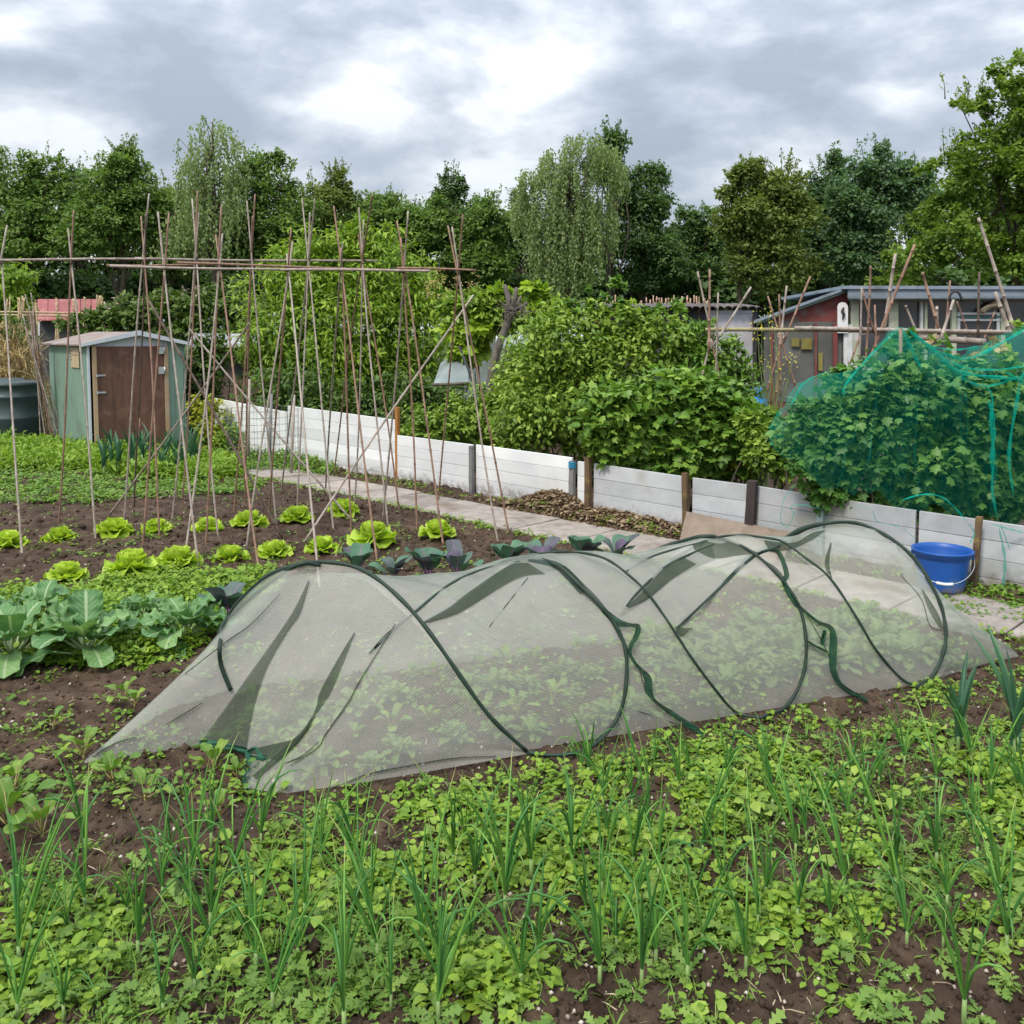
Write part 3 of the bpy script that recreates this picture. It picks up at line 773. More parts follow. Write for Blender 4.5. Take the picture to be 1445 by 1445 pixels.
# ------------------------------------------------------------------ green metal shed
def shed():
    M_G = plain('shed_green', (.20, .31, .245), .55, (.165, .265, .205), 3, .04, stretch=(1, 1, .4), wear=2.5, wear_c=(.15, .2, .16))
    M_RF = plain('shed_roof_rust', (.26, .24, .23), .8, (.24, .15, .12), 3, .2, wear=3, wear_c=(.32, .32, .33))
    M_TR = plain('shed_white_trim', (.56, .60, .66), .5, (.46, .5, .56), 6)
    M_DR = plain('shed_door_plywood', (.155, .075, .05), .65, (.085, .04, .028), 7, .2, stretch=(2.4, 2.4, .25), wear=5, wear_c=(.20, .11, .075))
    M_FR = plain('shed_door_frame', (.42, .31, .19), .7, (.33, .22, .13), 6, .1, stretch=(2, 2, .2), wear=4, wear_c=(.36, .34, .3))
    ang = radians(38); bl = gp(127, 638); t = thing('garden_shed', 'small pale green metal shed with brown plywood door', 'shed', (bl[0], bl[1], 0), ang)
    W, D, HE, HR = 1.30, 2.3, 1.47, 1.62

    def wall(p0, p1, h, name='wall'):
        p0 = np.array(p0); p1 = np.array(p1); L = np.linalg.norm(p1 - p0); d = (p1 - p0) / L; nn = np.array([d[1], -d[0]]); P = []
        s = 0.0; pr = [(0, 0), (.085, 0), (.092, -.010), (.108, -.010), (.115, 0)]
        xs_ = []
        while s < L:
            for q, o_ in pr:
                if s + q <= L: xs_.append((s + q, o_))
            s += .125
        xs_.append((L, 0)); V = np.array([[(*(p0 + d * q + nn * o_), z) for q, o_ in xs_] for z in (0, h * .5, h)])
        a = Acc(); a.grid(V, smooth=False); a.add(V.reshape(-1, 3) - np.array([nn[0], nn[1], 0]) * .02, [tuple(range(3))], smooth=False); return part(name, a, M_G, t)
    wall((0, 0), (.03, 0), HE); wall((1.06, 0), (W, 0), HE); wall((0, D), (0, 0), HE); wall((W, 0), (W, D), HE); wall((W, D), (0, D), HE)
    a = Acc()                                              # gables and the strip over the door
    for yy in (.0, D): a.add(np.array([(0, yy, HE), (W, yy, HE), (W / 2, yy, HR - .01)]), [(0, 1, 2)], smooth=False)
    a.box((W / 2, .012, HE - .02), (W - .02, .02, .06)); part('gable', a, M_TR, t)
    for sx in (-1, 1):                                     # roof sheets
        x0 = W / 2; x1 = W / 2 + sx * (W / 2 + .09); ze = HE - (HR - HE) * .09 / (W / 2)
        q = [(x0, -.08, HR), (x1, -.08, ze), (x1, D + .08, ze), (x0, D + .08, HR)]
        a = Acc().plate(q, .02, n=(0, 0, 1)); part('roof_sheet', a, M_RF, t)
        q = [(x0, -.105, HR + .02), (x1, -.105, ze + .012), (x1, -.105, ze - .03), (x0, -.105, HR - .05)]
        a = Acc().plate(q, .02, n=(0, -1, 0)); part('fascia', a, M_TR, t)
    a = Acc().box((.012, -.012, HE / 2), (.03, .03, HE)); part('corner_trim', a, M_TR, t)
    for x in (.085, 1.03):
        a = Acc().box((x, -.02, HE / 2 - .02), (.055, .045, HE - .04)); part('door_post', a, M_FR, t, .004)
    a = Acc().box((.56, -.006, (HE - .06) / 2 + .02), (.88, .03, HE - .08)); dr = part('door', a, M_DR, t, .003)
    for z in (1.03, .80):
        a = Acc().box((.155, -.03, z), (.13, .012, .022)); a.box((.105, -.045, z), (.03, .016, .04)); o = a.build('latch', M_STEEL); o.parent = dr
    for z in (1.36, 1.08):
        a = Acc().box((.96, -.05, z), (.09, .008, .1)); a.tube([(1.0, -.052, z - .05), (1.0, -.052, z + .05)], .01, 6); o = a.build('hinge', M_STEEL); o.parent = dr
    a = Acc().box((-.012, .62, 1.26), (.012, .46, .28)); nb = part('notice_board', a, plain('notice_board', (.50, .40, .26), .6, (.42, .32, .2)), t, .003)
    a = Acc()
    for z in (1.35, 1.31, 1.27, 1.23): a.box((-.020, .80, z), (.003, .035, .018))
    o = a.build('black_lettering', plain('lettering_black', (.03, .03, .03))); o.parent = nb
    a = Acc().box((-.02, .60, 1.30), (.004, .30, .012)); o = a.build('board_strip', plain('notice_strip', (.3, .22, .14))); o.parent = nb


shed()

# water butt / compost bin at the left edge
b = gp(2, 622); M_TANK = plain('tank_plastic', (.055, .085, .09), .45, (.045, .07, .075), 3)
wt = thing('water_butt', 'dark grey-green plastic water butt with lid at the left edge', 'water butt', (b[0] - .05, b[1] + .4, 0))
a = Acc().lathe((0, 0, 0), [(.0, .0), (.40, 0), (.41, .02), (.43, .30), (.435, .31), (.435, .34), (.425, .35), (.43, .62), (.44, .63), (.44, .66), (.425, .67), (.425, .80), (.445, .81), (.445, .83)], 40); part('tank_body', a, M_TANK, wt)
a = Acc().lathe((0, 0, .83), [(.455, -.01), (.455, .025), (.43, .035), (.2, .055), (.18, .085), (.0, .09)], 40); part('lid', a, M_TANK, wt)
# bundle of canes leaning against the shed
lc = thing('leaning_cane_bundle', 'bundle of grey canes leaning against the left side of the green shed', 'cane bundle', gp(70, 625))
rg = np.random.default_rng(4)
for k in range(11):
    bb = gp(86 - k * 2.6 + rg.uniform(-3, 3), 620 + rg.uniform(-3, 3)); tt = at(32 + k * 1.6 + rg.uniform(-5, 5), 425 + rg.uniform(-14, 40), 13.6)
    wpart('cane', cane_acc(bb, tt, .009, rg), CANE_MATS[k % 2], lc)

# ------------------------------------------------------------------ plot buildings behind the bushes
def Q(u0, v0, u1, v1, Y, v0b=None, v1b=None):
    """upright four-corner face at distance Y (bottom-left, bottom-right, top-right, top-left)"""
    return [at(u0, v1, Y), at(u1, v1b or v1, Y), at(u1, v0b or v0, Y), at(u0, v0, Y)]


def glassm(name, c, rough=.12):
    m, nt, N, Lk = nodes_mat(name); out = N('ShaderNodeOutputMaterial'); b = N('ShaderNodeBsdfPrincipled'); b.inputs['Roughness'].default_value = rough
    tc = N('ShaderNodeTexCoord'); nz = N('ShaderNodeTexNoise'); nz.inputs['Scale'].default_value = 2.2; nz.inputs['Detail'].default_value = 5; Lk(tc.outputs['Object'], nz.inputs['Vector'])
    rp = N('ShaderNodeValToRGB'); rp.color_ramp.elements[0].position = .35; rp.color_ramp.elements[1].position = .7
    rp.color_ramp.elements[0].color = (*[x * .55 for x in c], 1); rp.color_ramp.elements[1].color = (*c, 1); Lk(nz.outputs[0], rp.inputs[0]); Lk(rp.outputs[0], b.inputs['Base Color'])
    b.inputs['Specular IOR Level'].default_value = .6
    t = N('ShaderNodeBsdfTransparent'); mx = N('ShaderNodeMixShader'); mx.inputs[0].default_value = .82; Lk(t.outputs[0], mx.inputs[1]); Lk(b.outputs[0], mx.inputs[2]); Lk(mx.outputs[0], out.inputs[0])
    return m


M_DARKG = glassm('dark_window_glass', (.07, .075, .085)); M_PALEG = glassm('pale_greenhouse_glass', (.42, .50, .52), .3)
M_MESH = glassm('grey_screen_mesh', (.16, .165, .155), .7)
M_REDP = plain('red_panel', (.19, .05, .045), .75, (.13, .035, .035), 4, .1, wear=3, wear_c=(.10, .14, .12))
M_FASC = plain('grey_fascia', (.22, .27, .33), .6, (.17, .21, .26), 4, wear=3, wear_c=(.13, .15, .16))
M_PG = plain('pale_green_post', (.42, .47, .34), .7, (.30, .33, .24), 6, wear=4, wear_c=(.46, .44, .44))
M_DWOOD = plain('dark_board', (.055, .055, .06), .8, (.03, .03, .035), 10, .3, stretch=(3, 3, .3))
M_TIN = plain('old_roof_tile', (.12, .10, .10), .85, (.06, .05, .05), 9, .5, wear=6, wear_c=(.2, .18, .16))
M_FRAME = plain('white_frame', (.60, .62, .62), .6, (.45, .47, .47), 6)
YC = 14.2
cb = thing('summer_cabin', 'low cabin with grey roof edge, red side wall and dark windows at right', 'cabin', gp(1300, 615))
wpart('roof', Acc().plate([at(1190, 403, YC - .25), at(1560, 404, YC - .25), at(1560, 404, YC - .25) + [0, 3.2, -.05], at(1190, 403, YC - .25) + [0, 3.2, -.05]], .05, n=(0, 0, 1)), M_FASC, cb)
wpart('fascia', Acc().plate(Q(1197, 403.5, 1560, 420, YC - .22), .05, n=(0, -1, 0)), M_FASC, cb)
wpart('gutter', Acc().tube([at(1197, 421, YC - .26), at(1560, 421, YC - .26)], .03, 8), plain('gutter', (.10, .13, .15), .5), cb)
q = [at(1082, 600, YC), at(1196, 600, YC), at(1196, 409, YC), at(1082, 447, YC)]
wpart('red_wall', Acc().plate([at(1082, 470, YC), at(1196, 452, YC), at(1196, 406, YC), at(1082, 449, YC)], .06, n=(0, -1, 0)), M_REDP, cb)
wpart('sloping_roof', Acc().plate([at(1064, 452, YC - .15), at(1202, 402, YC - .15), at(1202, 402, YC + 3), at(1064, 452, YC + 3)], .045, n=(0, 0, 1)), M_FASC, cb)
wpart('verge_board', Acc().plate([at(1068, 458, YC - .12), at(1197, 412, YC - .12), at(1197, 405, YC - .12), at(1068, 451, YC - .12)], .03, n=(0, -1, 0)), plain('verge_green', (.12, .2, .18), .7), cb)
wpart('screen', Acc().plate(Q(1078, 454, 1188, 567, YC - .02), .015, n=(0, -1, 0)), M_MESH, cb)
wpart('lower_wall', Acc().plate(Q(1078, 567, 1190, 618, YC - .01), .05, n=(0, -1, 0)), M_REDP, cb)
wpart('corner_post', Acc().plate(Q(1191, 458, 1203, 615, YC - .08), .05, n=(0, -1, 0)), M_FRAME, cb)
# yellow boxes standing inside behind the screen
for (u0, v0, u1, v1) in [(1117, 477, 1128, 489), (1131, 477, 1146, 493), (1155, 498, 1161, 523)]:
    wpart('yellow_box', Acc().plate(Q(u0, v0, u1, v1, YC - .06), .02, n=(0, -1, 0)), plain('faded_yellow', (.24, .21, .06), .8), cb)
for (u0, u1) in [(1088, 1091), (1150, 1153), (1176, 1182)]: wpart('screen_batten', Acc().plate(Q(u0, 456, u1, 567, YC - .07), .03, n=(0, -1, 0)), M_REDP, cb)
for (u0, u1, m) in [(1201, 1212, M_PG), (1255, 1268, M_PG), (1299, 1303, M_FRAME), (1305, 1309, M_PG), (1343, 1350, M_PG), (1413, 1419, M_PG)]:
    wpart('window_post', Acc().plate(Q(u0, 423, u1, 612, YC - .06), .07, n=(0, -1, 0)), m, cb, .004)
wpart('window_head', Acc().plate(Q(1212, 421, 1560, 426, YC - .055), .05, n=(0, -1, 0)), M_PG, cb)
for (u0, u1) in [(1212, 1255), (1268, 1299), (1309, 1343), (1350, 1413), (1419, 1560)]:
    wpart('pane', Acc().plate(Q(u0, 426, u1, 520, YC), .012, n=(0, -1, 0)), M_DARKG, cb)
    wpart('wall_board', Acc().plate(Q(u0, 520, u1, 612, YC), .04, n=(0, -1, 0)), M_GREYB, cb)
for (v0, v1, m) in [(441, 444, M_FRAME), (446, 448.5, plain('teal_rail', (.05, .16, .16))), (450, 453, M_FRAME)]:
    wpart('window_rail', Acc().plate(Q(1351, v0, 1412, v1, YC - .04), .03, n=(0, -1, 0)), m, cb)
for u in (1351, 1407): wpart('window_stile', Acc().plate(Q(u, 441, u + 4, 466, YC - .035), .03, n=(0, -1, 0)), M_FRAME, cb)
for (p, q2) in [((1384, 441), (1412, 432)), ((1398, 430), (1440, 420))]:      # cream cushions stored inside the window
    A0, B0 = at(*p, YC - .1), at(*q2, YC - .1); wpart('cushion', Acc().tube(smooth_pts([A0, (A0 * .7 + B0 * .3) + [0, 0, .05], (A0 * .3 + B0 * .7) + [0, 0, .05], B0]), [.02] + [.06] * 17 + [.02], 8, flat=.7), plain('cream_cushion', (.5, .42, .3), .8), cb)
wpart('side_wall', Acc().plate([at(1560, 610, YC), at(1560, 610, YC) + [0, 3, 0], at(1560, 410, YC) + [0, 3, 0], at(1560, 410, YC)], .05), M_GREYB, cb)
wpart('back_wall', Acc().plate([at(1078, 610, YC) + [0, 3, 0], at(1560, 610, YC) + [0, 3, 0], at(1560, 412, YC) + [0, 3, 0], at(1078, 452, YC) + [0, 3, 0]], .05, n=(0, -1, 0)), M_DWOOD, cb)
# round-topped white thermometer board on the gable
th = np.linspace(0, pi, 13); cu, cv, ru = 1189.5, 434, 7.2
ol = [at(cu - ru, 470, YC - .12), at(cu + ru, 470, YC - .12)] + [at(cu + ru * cos(t), cv - ru * sin(t) * 1.05, YC - .12) for t in th]
a = Acc().add(np.array(ol + [p + [0, .03, 0] for p in ol]), [tuple(range(len(ol)))] + [(i, i + len(ol), (i + 1) % len(ol) + len(ol), (i + 1) % len(ol)) for i in range(len(ol))], smooth=False)
sg = a.build('sign_board', plain('white_sign', (.72, .72, .73), .6, (.64, .64, .66))); tag(sg, 'white round-topped board with a black ornament on the red cabin wall', 'sign')
o = Acc().tube([at(1190.5, 434, YC - .14), at(1188.5, 439, YC - .14), at(1191, 444, YC - .14), at(1189, 451, YC - .14)], [.012, .022, .024, .008], 6).build('black_ornament', plain('ornament', (.03, .03, .035))); o.parent = sg

# dark tarred shed with old tiled roof and a white door
YD = 15.0
ds = thing('dark_shed', 'long dark board shed with wavy tiled roof and dirty white door', 'shed', gp(900, 610))
for i in range(24):
    u0 = 740 + i * 11.2; wpart('wall_board', Acc().plate(Q(u0 + .4, 436, u0 + 10.9, 612, YD + RNG.uniform(-.012, .012)), .03, n=(0, -1, 0)), M_DWOOD, ds)
for i in range(30):
    u0 = 738 + i * 11.35; th = np.linspace(0, pi, 7); A0 = at(u0, 436, YD - .2); B0 = at(u0 + 11.6, 436, YD - .2); w_ = (B0 - A0)[0]
    V = np.array([[A0 + [w_ * (.5 - .5 * cos(t)), y, .045 * sin(t) + y * .06 + RNG.uniform(-.004, .004)] for t in th] for y in (0, .9, 1.8)])
    a = Acc().grid(V); a.grid(V[:, ::-1] - [0, 0, .02]); wpart('roof_tile', a, M_TIN, ds)
wpart('white_door', Acc().plate(Q(1003, 442, 1062, 610, YD - .05), .04, n=(0, -1, 0)), plain('dirty_white_door', (.50, .50, .53), .7, (.38, .38, .42), 4, wear=4, wear_c=(.2, .2, .22)), ds)
wpart('door_frame', Acc().plate(Q(999, 438, 1067, 442, YD - .07), .06, n=(0, -1, 0)), M_GREYB, ds)
wpart('door_jamb', Acc().plate(Q(1062.5, 438, 1068, 610, YD - .08), .07, n=(0, -1, 0)), M_DWOOD, ds)
wpart('end_wall', Acc().plate([at(1070, 610, YD), at(1070, 610, YD) + [0, 1.8, 0], at(1070, 438, YD) + [0, 1.8, 0], at(1070, 438, YD)], .04), M_DWOOD, ds)
# stored short canes whose tops stick out above the tiled roof
cr = thing('stored_cane_row', 'row of short reddish cane tops sticking up behind the dark tiled roof', 'cane bundle', gp(900, 590))
rg = np.random.default_rng(12)
for k in range(46):
    u = rg.choice([845, 860, 872, 898, 912, 925, 935, 944, 955, 978, 990], p=None) + rg.uniform(-9, 9); Yk = YD + 2.1 + rg.uniform(0, .5)
    wpart('cane', cane_acc(at(u + rg.uniform(-3, 3), 470, Yk), at(u, 419 + rg.uniform(-3, 9), Yk), .014, rg), plain('cane_pinkish', (.5, .33, .23), .7), cr)

# glazed cold frame and greenhouse roof showing through the vine
gh = thing('greenhouse', 'low greenhouse roof of pale glass panes half hidden by the bushes', 'greenhouse', gp(730, 600))
for i in range(4):
    u0 = 700 + i * 32
    wpart('glass_pane', Acc().plate([at(u0, 492, 12.6), at(u0 + 31, 492, 12.6), at(u0 + 34, 452, 14.0), at(u0 + 3, 452, 14.0)], .01), M_PALEG, gh)
    wpart('glazing_bar', Acc().tube([at(u0, 491, 12.55), at(u0 + 3, 450, 13.95)], .018, 5), M_FRAME, gh)
wpart('ridge_bar', Acc().tube([at(698, 451, 13.9), at(836, 449, 13.9)], .03, 6), M_FRAME, gh)
wpart('gable_glass', Acc().plate(Q(655, 470, 698, 560, 13.2), .01, n=(0, -1, 0)), M_PALEG, gh)
cf = thing('cold_frame', 'tilted pale glazed lid of a cold frame beside the old trunk', 'cold frame', gp(640, 590))
wpart('lid_glass', Acc().plate([at(612, 541, 11.6), at(662, 539, 11.6), at(655, 488, 12.4), at(622, 512, 12.4)], .012), M_PALEG, cf)
wpart('lid_rail', Acc().tube([at(610, 543, 11.55), at(664, 541, 11.55)], .022, 6), M_BARKG, cf)
wpart('lid_prop', Acc().tube([at(648, 488, 12.0), at(668, 540, 11.5)], .018, 6), M_DWOOD, cf)
# grey timber hut behind the left bean canes
YH = 15.5
hh = thing('old_timber_hut', 'old low timber hut with grey tin roof behind the bean canes', 'hut', gp(325, 600))
wpart('front_wall', Acc().plate(Q(272, 486, 420, 610, YH), .05, n=(0, -1, 0)), plain('brown_pink_board', (.19, .135, .12), .8, (.1, .07, .06), 7, .3), hh)
wpart('open_doorway', Acc().plate(Q(284, 500, 305, 606, YH - .04), .02, n=(0, -1, 0)), M_DWOOD, hh)  # dark sheet standing in for the shade inside the opening
wpart('window', Acc().plate(Q(332, 497, 352, 530, YH - .04), .02, n=(0, -1, 0)), M_DARKG, hh)
for k in range(3): wpart('tin_sheet', Acc().plate([at(266 + k * 52, 489, YH - .3), at(319 + k * 52, 488, YH - .3), at(322 + k * 52, 470, YH + 1.6), at(271 + k * 52, 471, YH + 1.6)], .02, n=(0, 0, 1)), plain('tin_sheet', (.36, .37, .4), .6, (.24, .24, .26), 6), hh)
# far red-roofed hut
YR = 30
rh = thing('red_roofed_hut', 'distant hut with a faded red corrugated roof beyond the green shed', 'hut', gp(100, 540))
for k in range(6): wpart('roof_panel', Acc().plate([at(52 + k * 15.6, 451, YR), at(67 + k * 15.6, 451, YR), at(67.4 + k * 15.2, 422, YR + 1.6), at(53 + k * 15.2, 422, YR + 1.6)], .04, n=(0, 0, 1)), plain('faded_red', (.30, .085, .085), .7, (.22, .07, .07), 2, wear=2, wear_c=(.32, .17, .16)), rh)
wpart('wall', Acc().plate(Q(56, 452, 143, 540, YR + .3), .1, n=(0, -1, 0)), M_DWOOD, rh)
rg = np.random.default_rng(5)
fc = thing('bean_frame', 'distant pale cane rows standing before the far red-roofed hut', 'bean frame', gp(120, 540))
for k in range(42):
    u = rg.choice([12, 28, 32, 50, 58, 78, 105, 120, 140, 146, 165, 186, 190, 205, 210]) + rg.uniform(-2, 2); Yk = rg.uniform(22, 25)
    wpart('cane', cane_acc(at(u + rg.uniform(-9, 9), 535, Yk), at(u + rg.uniform(-3, 3), rg.uniform(416, 430), Yk), .02, rg), M_BAMBOO_PALE, fc)
for v, Yk in ((441, 22.3), (444, 23.5)): wpart('crossbar', cane_acc(at(-20, v, Yk), at(214, v + 1, Yk), .022, rg), M_BAMBOO_PALE, fc)

# ------------------------------------------------------------------ bean frame behind the bushes at right
YF = 8.9
fR = thing('bean_frame', 'weathered bean frame with a long horizontal pole before the red cabin', 'bean frame', gp(1200, 670))
wpart('pole', cane_acc(at(996, 466.5, YF), at(1445, 469, YF), .018, RNG), plain('mossy_pole', (.34, .30, .16), .8, (.2, .17, .1), 10, .3), fR)
wpart('pole', cane_acc(at(1122, 465, YF - .1), at(1560, 467, YF - .1), .020, RNG), M_BAMBOO_GREY, fR)
wpart('pole', cane_acc(at(1270, 474, YF - .05), at(1390, 482, YF - .15), .035, RNG), M_BAMBOO_GREY, fR)
for (u0, v0, u1, v1, m, r) in [(984, 383, 1008, 486, 0, .013), (1001, 380, 1001, 500, 1, .014), (1014, 413, 1008, 560, 0, .011), (1060, 405, 1004, 492, 0, .014), (1004, 478, 988, 540, 0, .014), (1004, 480, 1022, 560, 1, .012),
                                (1083, 418, 1128, 560, 1, .012), (1099, 415, 1102, 560, 1, .013), (1110, 403, 1102, 480, 0, .013), (1144, 390, 1102, 490, 1, .014), (1104, 480, 1080, 560, 1, .012), (1102, 470, 1092, 600, 1, .018),
                                (1228, 375, 1220, 560, 1, .013), (1264, 358, 1246, 470, 0, .020), (1291, 345, 1222, 520, 1, .018), (1216, 405, 1210, 560, 0, .012), (1216, 408, 1234, 470, 1, .012), (1235, 430, 1236, 520, 1, .012), (1216, 470, 1180, 560, 1, .012),
                                (1302, 384, 1326, 470, 1, .017), (1278, 431, 1298, 480, 0, .014), (1322, 432, 1322, 480, 0, .017), (1341, 396, 1334, 470, 1, .012), (1346, 423, 1326, 482, 0, .018), (1350, 425, 1370, 480, 1, .010),
                                (1381, 307, 1432, 470, 0, .020), (1382, 384, 1380, 480, 2, .014), (1404, 412, 1428, 475, 0, .022), (1404, 440, 1380, 500, 1, .010)]:
    Yk = YF + RNG.uniform(-.25, .25); wpart('cane', cane_acc(at(u1, v1, Yk), at(u0, v0, Yk), r * .82, RNG), CANE_MATS[m], fR)
th = np.linspace(0, pi, 9); o = wpart('hose_loop', Acc().tube([at(1348 + 9 * cos(t), 425 - 14 * sin(t), YF) for t in th], .012, 6), M_DWOOD, fR)
twine_knot(at(1002, 484, YF), fR, .03); twine_knot(at(1102, 473, YF), fR, .03); twine_knot(at(1217, 468, YF), fR, .03)
# blue barrel glimpsed behind the currant bush
bb = gp(1068, 640); t = thing('blue_barrel', 'blue plastic barrel half hidden behind the currant leaves', 'barrel', (at(1066, 560, 10.4)[0], 10.4, 0))
part('barrel_body', Acc().lathe((0, 0, 0), [(0, 0), (.15, 0), (.17, .1), (.175, .4), (.165, .7), (.12, .86), (.08, .93), (.08, .98), (0, .98)], 32), plain('barrel_blue', (.01, .20, .55), .4), t)
part('bung', Acc().lathe((.04, 0, .98), [(.03, 0), (.03, .03), (0, .03)], 16), M_POSTG, t)

# ------------------------------------------------------------------ trees and bushes
def lobe_points(lobes, Y, n, rg, shell=(.62, 1.05), depth=.8, front=.72, clump=None, cn=14):
    """points and outward normals in a set of ellipsoid lobes given as (u, v, ru, rv[, dY]) at distance Y; gathered in clumps"""
    area = np.array([l[2] * l[3] for l in lobes], float); P = []; Nn = []
    for l, w in zip(lobes, area / area.sum()):
        m = max(int(n * w), 3); dY = l[4] if len(l) > 4 else 0; Yl = Y + dY
        c = at(l[0], l[1], Yl); rx = l[2] * Yl / F; rz = l[3] * Yl / F; ry = min(rx, rz * 1.3) * depth
        nc = max(m // cn, 3)
        d = norm(rg.normal(size=(nc, 3))); flip = (d[:, 1] > 0) & (rg.random(nc) < front); d[flip, 1] *= -1
        r = rg.uniform(shell[0], shell[1], nc)[:, None]; r *= 1 + .16 * rg.normal(size=(nc, 1)).clip(-1.3, 1.6)
        cc = c + d * r * [rx, ry, rz]
        cr = (clump or .2) * min(rx, rz) * rg.uniform(.6, 1.5, nc)
        k = rg.integers(0, nc, m); o = norm(rg.normal(size=(m, 3))); o[:, 2] = np.where(rg.random(m) < .7, np.abs(o[:, 2]), o[:, 2])
        q = cc[k] + o * (cr[k] * rg.uniform(.35, 1.0, m) ** .6)[:, None] * [1, 1, .75]
        P.append(q); Nn.append(norm(o * .8 + d[k] * .6 + [0, 0, .25]))
        CL.append(rg.random(nc)[k])
    out = np.concatenate(P), np.concatenate(Nn), np.concatenate(CL); CL.clear(); return out


CL = []


def foliage(acc, lobes, Y, n, T, size, rg, droop=.35, out=.6, clump=.2, mi=0, cn=14, shell=(.62, 1.05), front=.72, minz=.05, zup=.55):
    P, Nn, cl = lobe_points(lobes, Y, n, rg, clump=clump, cn=cn, shell=shell, front=front)
    k = P[:, 2] > minz; P, Nn, cl = P[k], Nn[k], cl[k]; n = len(P)
    rdm = norm(rg.normal(size=(n, 3)))
    D = norm(Nn * out + rdm * .8 - np.array([0, 0, droop])); up = norm(Nn * .5 + [0, 0, zup] + rdm[:, ::-1] * .45)
    S = rg.uniform(size[0], size[1], n)
    scatter(acc, T, P, D, up, S, np.clip(cl * .6 + rg.random(n) * .4, 0, 1), mi=mi)
    return P


def branches(acc, base, tips, r0, rg, mi=0, n=7, seg=6):
    for t in tips:
        t = np.array(t, float); b = np.array(base, float); mid = b * .55 + t * .45 + [0, 0, .12 * np.linalg.norm(t - b)] + rg.normal(size=3) * .06 * np.linalg.norm(t - b)
        P = smooth_pts([b, mid, t], 5); acc.tube(P, np.linspace(r0, r0 * .15, len(P)), seg, mi=mi)


FAR = dict(
    mid=leafm('far_leaf_mid', [(.10, .18, .045), (.15, .25, .06), (.22, .33, .085)], .6, .42),
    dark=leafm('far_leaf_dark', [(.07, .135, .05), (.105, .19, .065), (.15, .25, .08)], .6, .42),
    blue=leafm('far_leaf_bluish', [(.075, .145, .075), (.115, .205, .10), (.16, .27, .12)], .6, .42),
    olive=leafm('far_leaf_olive', [(.12, .17, .045), (.175, .235, .06), (.24, .30, .08)], .6, .42),
    willow=leafm('far_leaf_willow', [(.16, .23, .09), (.22, .30, .12), (.29, .37, .16)], .6, .4),
    lime=leafm('far_leaf_lime', [(.11, .19, .035), (.17, .27, .045), (.25, .37, .06)], .6, .42))
T_FAR = T_card()


def sublobes(lobes, rg, k=11, size=.42):
    """break smooth crown masses into boughs of unequal size, narrower towards the top"""
    out = []
    for l in lobes:
        dY = l[4] if len(l) > 4 else 0
        if l[2] < 20: out.append(l); continue
        out.append((l[0], l[1] + l[3] * .12, l[2] * .82, l[3] * .80, dY))
        for i in range(k):
            y = rg.uniform(-.8, .85); w = math.sqrt(max(0, 1 - y * y)) * (1 - .18 * y); th = rg.uniform(0, 2 * pi); q = rg.uniform(size * .55, size * 1.15)
            out.append((l[0] + l[2] * w * cos(th) * .78, l[1] - l[3] * y * .8, l[2] * q, l[3] * q * .8, dY + sin(th) * w * l[2] / 30.0 * .7))
    return out


def far_tree(name, label, lobes, Y, mat, n, size=(.11, .23), trunk_u=None, seed=0, spires=0, cn=16, clump=.26, trunk_r=.18):
    rg = np.random.default_rng(seed + 100); n = int(n * 2.3)
    u = trunk_u if trunk_u is not None else lobes[0][0]; base = at(u, 470, Y); base[2] = -.05
    t = thing(name, label, 'tree', base, group='woodland trees behind the plots')
    a = Acc(); top = max((at(l[0], l[1], Y) for l in lobes), key=lambda p: p[2])
    ax = smooth_pts([base, base * .5 + top * .5 + [rg.normal() * .15, 0, 0], top], 5); a.tube(ax, np.linspace(trunk_r, .04, len(ax)), 7)
    for k in range(14):
        l = lobes[rg.integers(len(lobes))]; c = at(l[0], l[1], Y + (l[4] if len(l) > 4 else 0)); d = norm(rg.normal(size=3)); tip = c + d * [l[2] * Y / F, l[2] * .6 * Y / F, l[3] * Y / F] * 1.0
        s = base + (top - base) * rg.uniform(.25, .75); branches(a, s, [tip], .06, rg, seg=5)
    a3 = a
    a = Acc(); foliage(a, sublobes(lobes, rg), Y, n, T_FAR, size, rg, clump=clump * 1.25, cn=cn, shell=(.35, 1.0))
    a2 = a3
    for k in range(spires):
        l = lobes[rg.integers(len(lobes))]; ang = rg.uniform(.15, .85) * pi; p0 = at(l[0] + l[2] * .6 * cos(ang), l[1] - l[3] * .62 * sin(ang), Y)
        ln = rg.uniform(.35, .95); dd = norm(np.array([cos(ang) * .5 + rg.normal() * .25, rg.normal() * .3, sin(ang) + .3]))
        branches(a2, p0, [p0 + dd * ln], .02, rg, seg=4); m = 26; tt = rg.random(m) ** .8; P = p0 + dd * (tt * ln)[:, None] + rg.normal(size=(m, 3)) * .09 * (1.2 - tt)[:, None]
        scatter(a, T_FAR, P, norm(dd + rg.normal(size=(m, 3)) * .7), norm(rg.normal(size=(m, 3)) + [0, -.5, .6]), rg.uniform(size[0] * .55, size[1] * .6, m), rg.random(m))
    wpart('crown', a, FAR[mat], t); wpart('trunk', a3, M_BARK, t)
    return t


